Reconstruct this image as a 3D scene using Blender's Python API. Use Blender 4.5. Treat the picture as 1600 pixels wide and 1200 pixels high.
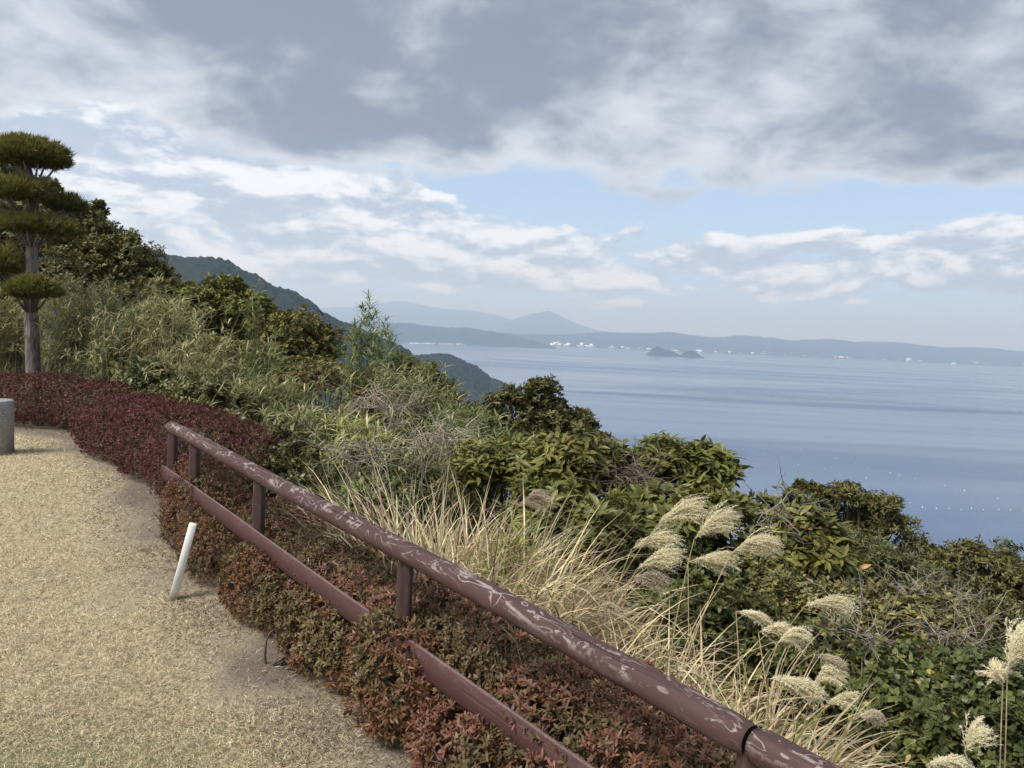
import bpy, math, random
import numpy as np
from mathutils import Vector, Matrix

for _o in list(bpy.data.objects):
    bpy.data.objects.remove(_o)
scene = bpy.context.scene
COL = scene.collection
R = math.radians

# ------------------------------------------------------------------ camera
FPX = 1160.0                       # focal length in pixels of the 1600x1200 photograph
EYE = np.array([0.0, 0.0, 1.8])
PITCH, ROLL = R(4.05), R(2.7)
_f = np.array([0, math.cos(PITCH), -math.sin(PITCH)])
_r0 = np.array([1.0, 0, 0])
_u0 = np.cross(_r0, _f)
_r = math.cos(ROLL) * _r0 + math.sin(ROLL) * _u0
_u = -math.sin(ROLL) * _r0 + math.cos(ROLL) * _u0
cam_data = bpy.data.cameras.new('camera')
cam_data.sensor_width = 36.0
cam_data.lens = 36.0 * FPX / 1600.0
cam_data.clip_start = 0.05
cam_data.clip_end = 120000.0
cam = bpy.data.objects.new('camera', cam_data)
COL.objects.link(cam)
cam.matrix_world = Matrix(((_r[0], _u[0], -_f[0], EYE[0]), (_r[1], _u[1], -_f[1], EYE[1]),
                           (_r[2], _u[2], -_f[2], EYE[2]), (0, 0, 0, 1)))
scene.camera = cam


def ray(x, y):
    return _f + _r * (x - 800.0) / FPX + _u * (600.0 - y) / FPX


def at(x, y, d):
    """world point seen at photo pixel (x, y), d metres in front of the camera"""
    return EYE + ray(x, y) * d


def on_level(x, y, z=0.0):
    v = ray(x, y)
    return EYE + v * ((z - EYE[2]) / v[2])


# ------------------------------------------------------------------ world, sun, exposure
SUN_EL, SUN_AZ = R(52), R(-125)     # azimuth clockwise from +Y: behind the camera, to the left
SEA = -150.0
SKY_A, SKY_B, SKY_C = (3.1, 0.4, 1.7), (9.3, 4.0, 5.0), (1.3, 2.23, 7.0)


class NT:
    def __init__(self, nt):
        self.nt = nt

    def n(self, typ, ins=None, **props):
        nd = self.nt.nodes.new(typ)
        for k, v in props.items():
            setattr(nd, k, v)
        for k, v in (ins or {}).items():
            s = nd.inputs[k]
            if isinstance(v, bpy.types.NodeSocket):
                self.nt.links.new(v, s)
            else:
                s.default_value = v
        return nd

    def m(self, op, a, b=0.0, c=None, clamp=False):
        ins = {0: a, 1: b}
        if c is not None:
            ins[2] = c
        return self.n('ShaderNodeMath', ins, operation=op, use_clamp=clamp).outputs[0]

    def vm(self, op, a, b=(0, 0, 0)):
        return self.n('ShaderNodeVectorMath', {0: a, 1: b}, operation=op).outputs[0]

    def noise(self, vec, scale, detail=4.0, rough=0.5, dist=0.0, lac=2.0):
        return self.n('ShaderNodeTexNoise', {'Vector': vec, 'Scale': scale, 'Detail': detail, 'Roughness': rough,
                                             'Distortion': dist, 'Lacunarity': lac}).outputs[0]

    def step(self, x, lo, hi, a=0.0, b=1.0):
        return self.n('ShaderNodeMapRange', {0: x, 1: lo, 2: hi, 3: a, 4: b}, interpolation_type='SMOOTHSTEP').outputs[0]

    def lin(self, x, lo, hi, a=0.0, b=1.0):
        return self.n('ShaderNodeMapRange', {0: x, 1: lo, 2: hi, 3: a, 4: b}).outputs[0]

    def mix(self, f, a, b):
        def c(v):
            return (*v, 1.0) if isinstance(v, tuple) and len(v) == 3 else v
        nd = self.n('ShaderNodeMix', data_type='RGBA')
        for s, v in ((nd.inputs[0], f), (nd.inputs[6], c(a)), (nd.inputs[7], c(b))):
            if isinstance(v, bpy.types.NodeSocket):
                self.nt.links.new(v, s)
            else:
                s.default_value = v
        return nd.outputs[2]


def build_world():
    w = bpy.data.worlds.new('World')
    scene.world = w
    w.use_nodes = True
    w.node_tree.nodes.clear()
    t = NT(w.node_tree)
    out = t.n('ShaderNodeOutputWorld')
    bg = t.n('ShaderNodeBackground', {'Strength': 0.057})
    w.node_tree.links.new(bg.outputs[0], out.inputs[0])
    sky = t.n('ShaderNodeTexSky', sky_type='NISHITA', sun_disc=False)
    sky.sun_elevation = SUN_EL
    sky.sun_rotation = SUN_AZ
    sky.altitude = 150
    sky.dust_density = 1.5
    sky.ozone_density = 1.5
    co = t.n('ShaderNodeTexCoord').outputs['Generated']
    sep = t.n('ShaderNodeSeparateXYZ', {0: co})
    X, Y, Z = sep.outputs
    az = t.m('ARCTAN2', X, Y)                                  # 0 straight ahead, + to the right
    el = t.m('ARCSINE', Z)
    zc = t.m('ADD', t.m('MAXIMUM', Z, 0.0), 0.30)
    inv = t.m('DIVIDE', 1.0, zc)
    P = t.n('ShaderNodeCombineXYZ', {0: t.m('MULTIPLY', X, inv), 1: t.m('MULTIPLY', Y, inv), 2: 0.0}).outputs[0]
    # --- the high grey deck: all overhead, its ragged far edge some eleven degrees up
    na = t.noise(t.vm('ADD', P, SKY_A), 1.25, 7, 0.60, 0.25)
    nb = t.noise(t.vm('ADD', P, SKY_B), 3.6, 5, 0.6, 0.3)
    lift = t.step(el, 0.10, 0.27, -0.36, 0.20)
    ta = t.m('ADD', t.m('ADD', na, t.m('MULTIPLY', t.m('SUBTRACT', nb, 0.5), 0.30)), lift)
    cova = t.step(ta, 0.44, 0.54)
    thick = t.step(t.m('ADD', ta, t.m('ADD', t.m('MULTIPLY', t.m('SUBTRACT', nb, 0.5), 0.55), t.m('MULTIPLY', t.m('SUBTRACT', na, 0.5), 0.45))), 0.42, 0.84)
    # --- rows of low cumulus towards the horizon, thicker to the left
    dv = t.n('ShaderNodeCombineXYZ', {0: az, 1: t.m('MULTIPLY', el, 2.4), 2: 0.0}).outputs[0]
    nB = t.noise(t.vm('ADD', dv, SKY_C), 6.0, 7, 0.62, 0.2)
    nB2 = t.noise(t.vm('ADD', t.vm('ADD', dv, SKY_C), (0.008, 0.035, 0)), 6.0, 5, 0.62, 0.2)      # the same puffs sampled a little higher: lit tops
    band = t.m('MULTIPLY', t.step(el, 0.015, 0.07), t.step(t.m('SUBTRACT', el, t.step(az, -0.5, 0.25, 0.10, 0.0)), 0.10, 0.19, 1.0, 0.0))
    left = t.step(az, -0.45, 0.35, 0.16, 0.055)
    # one taller cumulus bank stands over the far coast to the right
    ex = t.m('DIVIDE', t.m('SUBTRACT', az, 0.56), 0.13)
    ey = t.m('DIVIDE', t.m('SUBTRACT', el, 0.133), 0.032)
    heap = t.m('MULTIPLY', t.m('EXPONENT', t.m('MULTIPLY', t.m('ADD', t.m('MULTIPLY', ex, ex), t.m('MULTIPLY', ey, ey)), -1.0)), 0.26)
    tb = t.m('ADD', t.m('ADD', t.m('ADD', nB, heap), left), t.m('MULTIPLY', t.m('SUBTRACT', band, 1.0), 0.35))
    covb = t.step(tb, 0.475, 0.55)
    lit = t.step(t.m('ADD', t.m('SUBTRACT', nB, nB2), t.m('MULTIPLY', t.m('MULTIPLY', heap, ey), 0.55)), -0.07, 0.09)
    # --- clear air: blue, paling towards the horizon
    low = t.step(el, 0.0, 0.16, 1.0, 0.0)
    blue = t.mix(0.6, sky.outputs[0], (2.3, 3.1, 4.35))
    c = t.mix(t.m('MULTIPLY', low, 0.85), blue, (2.5, 3.5, 5.4))
    cb = t.mix(lit, (2.45, 2.85, 3.55), (5.3, 5.4, 5.6))
    c = t.mix(t.m('MULTIPLY', covb, 0.9), c, cb)
    ca = t.mix(thick, (3.75, 3.93, 4.25), (1.17, 1.34, 1.70))
    c = t.mix(t.m('MULTIPLY', cova, 0.96), c, ca)
    w.node_tree.links.new(c, bg.inputs[0])
    w.cycles.sampling_method = 'MANUAL'
    w.cycles.sample_map_resolution = 256


build_world()
sun_data = bpy.data.lights.new('sun', 'SUN')
sun_data.energy = 1.5
sun_data.angle = R(24)
sun_data.color = (1.0, 0.97, 0.92)
sun = bpy.data.objects.new('sun', sun_data)
COL.objects.link(sun)
_sd = Vector((math.sin(SUN_AZ) * math.cos(SUN_EL), math.cos(SUN_AZ) * math.cos(SUN_EL), math.sin(SUN_EL)))
sun.rotation_euler = _sd.to_track_quat('Z', 'Y').to_euler()
vs = scene.view_settings
vs.view_transform = 'Standard'
vs.look = 'None'
vs.gamma = 1.0
vs.use_curve_mapping = False
vs.exposure = 1.86
scene.cycles.use_denoising = True
scene.cycles.max_bounces = 6
scene.cycles.diffuse_bounces = 3
scene.cycles.glossy_bounces = 2
scene.cycles.transmission_bounces = 3
scene.cycles.volume_bounces = 1
scene.cycles.sample_clamp_indirect = 4.0

# ------------------------------------------------------------------ helpers
def tag(o, label=None, cat=None, group=None, kind=None):
    for k, v in (('label', label), ('category', cat), ('group', group), ('kind', kind)):
        if v is not None:
            o[k] = v
    return o


def empty(name, loc, label=None, cat=None, group=None, kind='thing'):
    o = bpy.data.objects.new(name, None)
    o.empty_display_size = 0.1
    o.location = [float(v) for v in loc]
    COL.objects.link(o)
    return tag(o, label, cat, group, kind)


class Geo:
    """collects vertices, faces and vertex colours; build() links them as one mesh object"""

    def __init__(self):
        self.V, self.F, self.C, self.n = [], [], [], 0

    def add(self, V, F, C=(0.5, 0.5, 0.5)):
        V = np.asarray(V, float).reshape(-1, 3)
        C = np.asarray(C, float)
        if C.ndim == 1:
            C = np.broadcast_to(C, (len(V), 3))
        self.V.append(V)
        self.C.append(C)
        for f in (F if isinstance(F, (list, tuple)) else [F]):
            self.F.append(np.asarray(f, int) + self.n)
        self.n += len(V)

    def mesh(self, name, mat, origin=(0, 0, 0), smooth=False):
        V = np.concatenate(self.V) - np.asarray(origin, float)
        C = np.concatenate(self.C)
        me = bpy.data.meshes.new(name)
        me.vertices.add(len(V))
        me.vertices.foreach_set('co', V.astype(np.float32).ravel())
        loops = np.concatenate([f.ravel() for f in self.F]).astype(np.int32)
        sizes = np.concatenate([np.full(len(f), f.shape[1]) for f in self.F]).astype(np.int32)
        starts = np.concatenate([[0], np.cumsum(sizes)[:-1]]).astype(np.int32)
        me.loops.add(len(loops))
        me.loops.foreach_set('vertex_index', loops)
        me.polygons.add(len(sizes))
        me.polygons.foreach_set('loop_start', starts)
        me.polygons.foreach_set('loop_total', sizes)
        if smooth:
            me.polygons.foreach_set('use_smooth', np.ones(len(sizes), bool))
        ca = me.attributes.new('Col', 'FLOAT_COLOR', 'POINT')
        ca.data.foreach_set('color', np.concatenate([C, np.ones((len(C), 1))], 1).astype(np.float32).ravel())
        me.update(calc_edges=True)
        me.validate()
        me.materials.append(mat)
        return me

    def build(self, name, mat, parent=None, smooth=False, origin=None):
        if origin is None:
            origin = parent.location if parent is not None else (0, 0, 0)
        me = self.mesh(name, mat, origin, smooth)
        o = bpy.data.objects.new(name, me)
        COL.objects.link(o)
        if parent is not None:
            o.parent = parent
        else:
            o.location = [float(v) for v in origin]
        return o


def nrm(v):
    v = np.asarray(v, float)
    return v / np.maximum(np.linalg.norm(v, axis=-1, keepdims=True), 1e-9)


def tube(pts, rad, sides=6, cap=True):
    pts = np.asarray(pts, float)
    rad = np.broadcast_to(np.asarray(rad, float), (len(pts),))
    T = nrm(np.gradient(pts, axis=0))
    ref = np.array([0.31, 0.17, 0.93]) if abs(T[:, 2]).mean() < 0.8 else np.array([0.93, 0.31, 0.1])
    A = nrm(np.cross(T, ref))
    B = np.cross(T, A)
    a = np.linspace(0, 2 * math.pi, sides, endpoint=False)
    V = pts[:, None] + rad[:, None, None] * (A[:, None] * np.cos(a)[None, :, None] + B[:, None] * np.sin(a)[None, :, None])
    k, n = len(pts), sides
    i, j = np.meshgrid(np.arange(k - 1), np.arange(n), indexing='ij')
    q = np.stack([i * n + j, i * n + (j + 1) % n, (i + 1) * n + (j + 1) % n, (i + 1) * n + j], -1).reshape(-1, 4)
    F = [q]
    V = V.reshape(-1, 3)
    if cap:
        V = np.concatenate([V, pts[:1], pts[-1:]])
        jj = np.arange(n)
        F.append(np.stack([np.full(n, k * n), (jj + 1) % n, jj], 1))
        F.append(np.stack([np.full(n, k * n + 1), (k - 1) * n + jj, (k - 1) * n + (jj + 1) % n], 1))
    return V, F


def curve3(p0, p1, bend, n=6):
    """quadratic curve from p0 to p1 with its middle pushed by bend"""
    t = np.linspace(0, 1, n)[:, None]
    p0, p1, bend = (np.asarray(v, float) for v in (p0, p1, bend))
    c = (p0 + p1) / 2 + bend
    return (1 - t) ** 2 * p0 + 2 * t * (1 - t) * c + t ** 2 * p1


# value noise (vectorised), used for shapes
_perm = np.random.default_rng(7).random((64, 64, 64))


def vnoise(p):
    p = np.asarray(p, float)
    i = np.floor(p).astype(int)
    f = p - i
    f = f * f * (3 - 2 * f)
    i &= 63
    j = (i + 1) & 63
    a, b, c = i[..., 0], i[..., 1], i[..., 2]
    A, B, C = j[..., 0], j[..., 1], j[..., 2]
    x, y, z = f[..., 0], f[..., 1], f[..., 2]
    P = _perm
    return (((P[a, b, c] * (1 - x) + P[A, b, c] * x) * (1 - y) + (P[a, B, c] * (1 - x) + P[A, B, c] * x) * y) * (1 - z)
            + ((P[a, b, C] * (1 - x) + P[A, b, C] * x) * (1 - y) + (P[a, B, C] * (1 - x) + P[A, B, C] * x) * y) * z)


def fbm(p, o=4):
    s, a, t = 0.0, 0.5, 0.0
    p = np.asarray(p, float)
    for k in range(o):
        s = s + a * vnoise(p * 2 ** k + 11.3 * k)
        t += a
        a *= 0.5
    return s / t


def mat(name, rough=0.6, spec=0.3):
    m = bpy.data.materials.new(name)
    m.use_nodes = True
    t = NT(m.node_tree)
    b = m.node_tree.nodes['Principled BSDF']
    b.inputs['Roughness'].default_value = rough
    b.inputs['Specular IOR Level'].default_value = spec
    return m, t, b


def link(t, a, b):
    t.nt.links.new(a, b)


def bump(t, b, h, strength=0.4, dist=0.01):
    nd = t.n('ShaderNodeBump', {'Height': h, 'Strength': strength, 'Distance': dist})
    link(t, nd.outputs[0], b.inputs['Normal'])


def foliage_mat(name, rough=0.5, spec=0.3, trans=0.25, var=0.35, scale=30.0, gain=(1, 1, 1)):
    """leaf pigment comes from the vertex colour, broken up by noise; a share of the light goes through the blade"""
    m, t, b = mat(name, rough, spec)
    c = t.n('ShaderNodeAttribute', attribute_name='Col').outputs['Color']
    pos = t.n('ShaderNodeNewGeometry').outputs['Position']
    n = t.noise(pos, scale, 3, 0.6)
    f = t.lin(n, 0.3, 0.7, 1 - var, 1 + var)
    col = t.n('ShaderNodeVectorMath', {0: c, 1: t.n('ShaderNodeCombineXYZ', {0: t.m('MULTIPLY', f, gain[0]), 1: t.m('MULTIPLY', f, gain[1]), 2: t.m('MULTIPLY', f, gain[2])}).outputs[0]}, operation='MULTIPLY').outputs[0]
    link(t, col, b.inputs['Base Color'])
    if trans > 0:
        tr = t.n('ShaderNodeBsdfTranslucent', {'Color': col})
        mx = t.n('ShaderNodeMixShader', {0: trans})
        link(t, b.outputs[0], mx.inputs[1])
        link(t, tr.outputs[0], mx.inputs[2])
        link(t, mx.outputs[0], m.node_tree.nodes['Material Output'].inputs[0])
    return m


# ------------------------------------------------------------------ sea
def make_sea():
    m, t, b = mat('sea_water', 0.3, 0.5)
    pos = t.n('ShaderNodeNewGeometry').outputs['Position']
    sc = t.vm('MULTIPLY', pos, (0.00035, 0.0012, 0))
    big = t.noise(sc, 1.0, 3, 0.55, 1.2)
    lane = t.noise(t.vm('MULTIPLY', pos, (0.0005, 0.0021, 0)), 1.0, 4, 0.5, 1.8)
    lanes = t.m('ADD', t.step(lane, 0.42, 0.66), t.m('MULTIPLY', t.step(big, 0.35, 0.65), 0.8))
    link(t, t.mix(t.m('MULTIPLY', lanes, 0.5, clamp=True), (0.076, 0.122, 0.205), (0.046, 0.084, 0.155)), b.inputs['Base Color'])
    link(t, t.lin(lanes, 0.0, 1.8, 0.14, 0.34), b.inputs['Roughness'])
    b.inputs['IOR'].default_value = 1.333
    b.inputs['Specular IOR Level'].default_value = 0.32
    w1 = t.noise(t.vm('MULTIPLY', pos, (0.10, 0.22, 0)), 1.0, 2, 0.6, 0.0)
    bump(t, b, w1, 0.17, 0.6)
    g = Geo()
    n = 40
    a = np.linspace(-1, 1, n + 1)
    ext = 60000.0
    xx, yy = np.meshgrid(np.sign(a) * np.abs(a) ** 3 * ext, np.sign(a) * np.abs(a) ** 3 * ext)
    V = np.stack([xx, yy, np.full_like(xx, SEA)], -1).reshape(-1, 3)
    i, j = np.meshgrid(np.arange(n), np.arange(n), indexing='ij')
    F = np.stack([i * (n + 1) + j, i * (n + 1) + j + 1, (i + 1) * (n + 1) + j + 1, (i + 1) * (n + 1) + j], -1).reshape(-1, 4)
    g.add(V, F)
    return tag(g.build('sea', m), 'calm grey-blue bay with faint wind lanes', kind='structure')


make_sea()


# ------------------------------------------------------------------ far land: ridges with real depth, wooded
def forest_mat(name, c1, c2, scale):
    m, t, b = mat(name, 0.9, 0.1)
    pos = t.n('ShaderNodeNewGeometry').outputs['Position']
    n = t.noise(pos, scale, 5, 0.65)
    n2 = t.noise(pos, scale * 0.12, 3, 0.5)
    c = t.mix(t.step(n, 0.35, 0.68), c1, c2)
    c = t.mix(t.step(n2, 0.5, 0.75, 0.0, 0.5), c, (c2[0] * 1.3, c2[1] * 1.05, c2[2] * 0.9))
    link(t, c, b.inputs['Base Color'])
    return m


def ridge(name, label, pts, dist, near, far, m, bumps, bump_size, nu=200, nv=60, skew=0.0, depth_of=None, z_off=0.0, pw=1.0):
    """pts: skyline in photo pixels; dist: metres to the skyline; near/far: half widths of the hill towards and away from us"""
    px = np.array([p[0] for p in pts], float)
    py = np.array([p[1] for p in pts], float)
    u = np.linspace(px[0], px[-1], nu)
    # smooth interpolation of the skyline
    yy = np.interp(u, px, py)
    k = np.exp(-np.linspace(-2, 2, 9) ** 2)
    yp = np.pad(yy, 4, mode='edge')
    yy = np.convolve(yp, k / k.sum(), 'valid')
    D = np.array([dist if depth_of is None else depth_of(x) for x in u])
    top = np.stack([at(x, y, d) for x, y, d in zip(u, yy, D)])
    v = np.concatenate([np.linspace(-1, 0, int(nv * 0.68), endpoint=False), np.linspace(0, 1, nv - int(nv * 0.68))])
    out = nrm(np.stack([top[:, 0] * 0 + skew, np.ones(nu), np.zeros(nu)], -1))
    W = np.where(v < 0, near, far)
    V = top[:, None, :] + out[:, None, :] * (v * W)[None, :, None]
    prof = np.where(v < 0, 1 - (-v) ** (1.15 * pw), 1 - v ** 1.3)
    base = SEA - 4
    hz = (top[:, 2] - base)[:, None] * prof[None, :] + base
    q = V.copy()
    q[..., 2] = 0
    sp = fbm(q / (near * 0.55) + 3.1, 4) - 0.5
    ends = np.minimum(1, np.minimum(np.arange(nu), np.arange(nu)[::-1]) / (nu * 0.04))[:, None]
    spur = sp * (top[:, 2] - base)[:, None] * 0.5 * (1 - prof[None, :]) * (1 - np.abs(v)[None, :]) * 2
    cr = vnoise(q / bump_size + 5.0)
    cr2 = vnoise(q / (bump_size * 0.45) + 9.0)
    V[..., 2] = hz + spur * ends + (cr * 0.7 + cr2 * 0.4 - 0.55) * bumps + z_off
    i, j = np.meshgrid(np.arange(nu - 1), np.arange(nv - 1), indexing='ij')
    F = np.stack([i * nv + j, (i + 1) * nv + j, (i + 1) * nv + j + 1, i * nv + j + 1], -1).reshape(-1, 4)
    g = Geo()
    g.add(V.reshape(-1, 3), F)
    return tag(g.build(name, m, smooth=False), label, kind='structure')


M_for1 = forest_mat('forest_evergreen', (0.009, 0.017, 0.013), (0.026, 0.036, 0.023), 0.11)
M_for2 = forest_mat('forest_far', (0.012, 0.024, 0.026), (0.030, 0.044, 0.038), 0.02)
ridge('hill', 'steep wooded hillside falling from the left to the bay',
      [(-500, 250), (-200, 310), (60, 362), (150, 376), (225, 387), (245, 392), (262, 397), (300, 402), (345, 403), (358, 407), (372, 416), (400, 429),
       (430, 447), (462, 457), (488, 473), (510, 491), (530, 499), (560, 512), (600, 529), (640, 547), (655, 570), (668, 610), (675, 660)],
      1100, 420, 500, M_for1, 7.5, 7.0, nu=420, nv=150, skew=-0.25)
ridge('hill', 'small wooded headland running out into the bay',
      [(520, 560), (570, 549), (600, 548), (632, 551), (648, 556), (662, 555), (690, 551), (705, 554), (722, 562), (745, 573), (762, 586), (768, 592), (782, 596), (797, 604), (815, 618), (835, 636)],
      1700, 300, 320, M_for1, 7.5, 8.0, nu=300, nv=130)
ridge('hill', 'low flat-topped blue plateau across the water',
      [(430, 506), (520, 503), (600, 503), (640, 505), (665, 508), (700, 512), (720, 512), (742, 513), (752, 516), (775, 519), (800, 524), (830, 532), (865, 541)],
      8000, 600, 1500, M_for2, 16, 60, nu=160, nv=40, depth_of=lambda x: 8000 - (x - 430) * 0.5)
ridge('hill', 'long low blue coast range behind the far shore',
      [(640, 528), (760, 519), (800, 521), (860, 523), (900, 521), (940, 519), (1000, 520), (1045, 519), (1080, 523), (1120, 528), (1160, 523), (1200, 527), (1235, 532), (1262, 531),
       (1305, 530), (1330, 534), (1400, 534), (1440, 539), (1480, 543), (1540, 543), (1600, 549), (1700, 553), (1900, 566)],
      11000, 1300, 2500, M_for2, 22, 110, nu=260, nv=50, depth_of=lambda x: 10200 + (x - 800) * 1.4)
ridge('mountain', 'pale blue volcano cone with a sharp summit far across the bay',
      [(700, 522), (760, 513), (790, 504), (810, 496), (826, 491), (840, 489), (850, 487), (857, 485), (866, 489), (880, 496), (900, 505), (930, 515), (980, 524)],
      17000, 2300, 2300, M_for2, 12, 140, nu=140, nv=50)
ridge('mountain', 'faint broad mountain almost lost in the haze',
      [(380, 494), (450, 484), (520, 480), (560, 479), (590, 474), (620, 470), (640, 472), (670, 479), (700, 483), (735, 485), (770, 490), (800, 500), (850, 516), (880, 524)],
      19000, 3000, 2500, M_for2, 15, 160, nu=140, nv=50)


def islet(label, pts, d):
    return ridge('islet', label, pts, d, 120, 120, M_for1, 5, 14, nu=160, nv=30)


for _p, _l in (([(1010, 555), (1016, 549), (1022, 543.5), (1027, 541), (1034, 544.5), (1045, 547), (1054, 550), (1064, 556)], 'larger hump-shaped islet off the far town'),
               ([(1061, 558), (1067, 552), (1075, 547.5), (1082, 547.5), (1089, 552), (1099, 559)], 'smaller rounded islet beside the larger one')):
    _o = islet(_l, _p, 6500)
    _o['kind'] = 'thing'
    _o['category'] = 'island'


# ------------------------------------------------------------------ far town on the opposite shore
def plain(name, col, rough=0.7, spec=0.3):
    m, t, b = mat(name, rough, spec)
    pos = t.n('ShaderNodeNewGeometry').outputs['Position']
    n = t.noise(pos, 40.0, 3, 0.6)
    link(t, t.mix(n, tuple(c * 0.9 for c in col), tuple(min(1, c * 1.08) for c in col)), b.inputs['Base Color'])
    return m


M_town = plain('town_render', (0.8, 0.79, 0.76))


def box_geo(g, c, s, rz=0.0, col=(0.8, 0.8, 0.8)):
    x, y, z = (v / 2 for v in s)
    V = np.array([(-x, -y, -z), (x, -y, -z), (x, y, -z), (-x, y, -z), (-x, -y, z), (x, -y, z), (x, y, z), (-x, y, z)])
    ca, sa = math.cos(rz), math.sin(rz)
    V = V @ np.array([[ca, sa, 0], [-sa, ca, 0], [0, 0, 1]]) + np.asarray(c, float)
    F = np.array([(0, 3, 2, 1), (4, 5, 6, 7), (0, 1, 5, 4), (1, 2, 6, 5), (2, 3, 7, 6), (3, 0, 4, 7)])
    g.add(V, F, col)


def make_town():
    rg = np.random.default_rng(3)
    g = Geo()
    for k in range(620):
        u = rg.random()
        x = 862 + 738 * u ** 1.7
        if 1180 < x and rg.random() < 0.45:
            continue
        sh = 540.5 + max(0, x - 870) * 0.0447              # shoreline in the photograph
        p = on_level(x, sh, SEA)
        back = rg.random() ** 1.6 * (1500 if x < 1150 else 500)
        p = p * (1 + back / np.linalg.norm(p[:2]))
        h = rg.choice([10, 14, 20, 28, 40], p=[.35, .3, .2, .1, .05])
        w = rg.uniform(18, 60)
        z0 = SEA + 2 + back * 0.012
        box_geo(g, (p[0], p[1], z0 + h / 2), (w, rg.uniform(10, 22), h + 4), rg.uniform(-.3, .3))
    for k in range(70):                                     # strips of beach huts and sea wall on the left
        x = rg.uniform(640, 862)
        p = on_level(x, 537.5 + (x - 660) * 0.017, SEA)
        box_geo(g, (p[0], p[1], SEA + 4), (rg.uniform(15, 60), 12, rg.uniform(6, 12)), rg.uniform(-.2, .2))
    tag(g.build('distant_town', M_town), 'white town spread along the far shore', kind='stuff')
    for x, y, h, w, lab in ((909, 539.5, 55, 45, 'tall pale block standing out at the left of the far town'),
                            (1094, 548, 34, 50, 'white block above the two islets in the far town'),
                            (1490, 567, 22, 60, 'lone white building low on the far coast range')):
        p = on_level(x, y + 3.0, SEA)
        e = empty('apartment_block', (p[0], p[1], SEA), lab, 'building')
        g = Geo()
        box_geo(g, (p[0], p[1], SEA + h / 2), (w, 18, h))
        g.build('wall', M_town, e)
        g = Geo()
        box_geo(g, (p[0], p[1], SEA + h + 1.4), (w * 0.35, 8, 2.8))
        g.build('roof', M_town, e)


make_town()


# ------------------------------------------------------------------ haze over land and sea
def make_haze():
    m = bpy.data.materials.new('haze_air')
    m.use_nodes = True
    nt = m.node_tree
    nt.nodes.clear()
    out = nt.nodes.new('ShaderNodeOutputMaterial')
    v = nt.nodes.new('ShaderNodeVolumePrincipled')
    v.inputs['Color'].default_value = (0.52, 0.68, 0.92, 1)     # air scatters blue more than red
    v.inputs['Absorption Color'].default_value = (0.8, 0.8, 0.8, 1)   # and absorbs little
    v.inputs['Density'].default_value = HAZE
    v.inputs['Anisotropy'].default_value = 0.2
    nt.links.new(v.outputs[0], out.inputs['Volume'])
    g = Geo()
    box_geo(g, (0, 0, (SEA - 8 + 760) / 2), (130000, 130000, 760 - SEA + 8))
    o = g.build('haze', m)
    tag(o, 'pale blue haze over the bay', kind='stuff')


HAZE = 1.45e-4

# ------------------------------------------------------------------ the hilltop: lawn, edge and slope as one sheet
FA = np.array([-2.81, 6.10])                       # far end of the fence on the ground
FT = nrm(np.array([3.367, -4.08]))                 # along the fence, towards the camera's right
FN = np.array([-FT[1], FT[0]])                     # outwards, to the slope
_edge = np.array([(6.5, -5.2), FA + FT * 0.0, (-4.35, 8.7), (-6.6, 10.9), (-9.5, 12.0), (-14, 12.9), (-400, 60)])


def edge_dist(x, y):
    """signed distance to the lawn's edge, positive out on the slope"""
    p = np.stack([np.asarray(x, float), np.asarray(y, float)], -1)
    best = np.full(p.shape[:-1], 1e9)
    sign = np.ones(p.shape[:-1])
    for a, b in zip(_edge[:-1], _edge[1:]):
        d = b - a
        t = np.clip(((p - a) @ d) / (d @ d), 0, 1)
        q = p - a - t[..., None] * d
        dd = np.linalg.norm(q, axis=-1)
        cr = d[0] * q[..., 1] - d[1] * q[..., 0]
        near = dd < best - 1e-9
        best = np.where(near, dd, best)
        sign = np.where(near, np.where(cr < 0, 1.0, -1.0), sign)
    return best * sign


def ground_z(x, y):
    x, y = np.asarray(x, float), np.asarray(y, float)
    s = edge_dist(x, y)
    o = np.maximum(s - 0.25, 0)
    k = np.clip((x + 10.0) / 7.0, 0, 1)
    k = k * k * (3 - 2 * k)
    slope = 0.10 + 0.24 * k
    z = -slope * np.minimum(o, 9) - 0.42 * np.maximum(np.minimum(o, 18) - 9, 0) - 0.62 * np.maximum(o - 18, 0)
    q = np.stack([x, y, np.zeros_like(x)], -1)
    z = z + (fbm(q * 0.5, 3) - 0.5) * 0.5 * np.clip(o / 3, 0, 1) + (fbm(q * 1.3 + 7, 2) - 0.5) * 0.03
    return np.maximum(z, SEA - 6)


def g3(x, y):
    return np.array([x, y, float(ground_z(x, y))])


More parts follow.
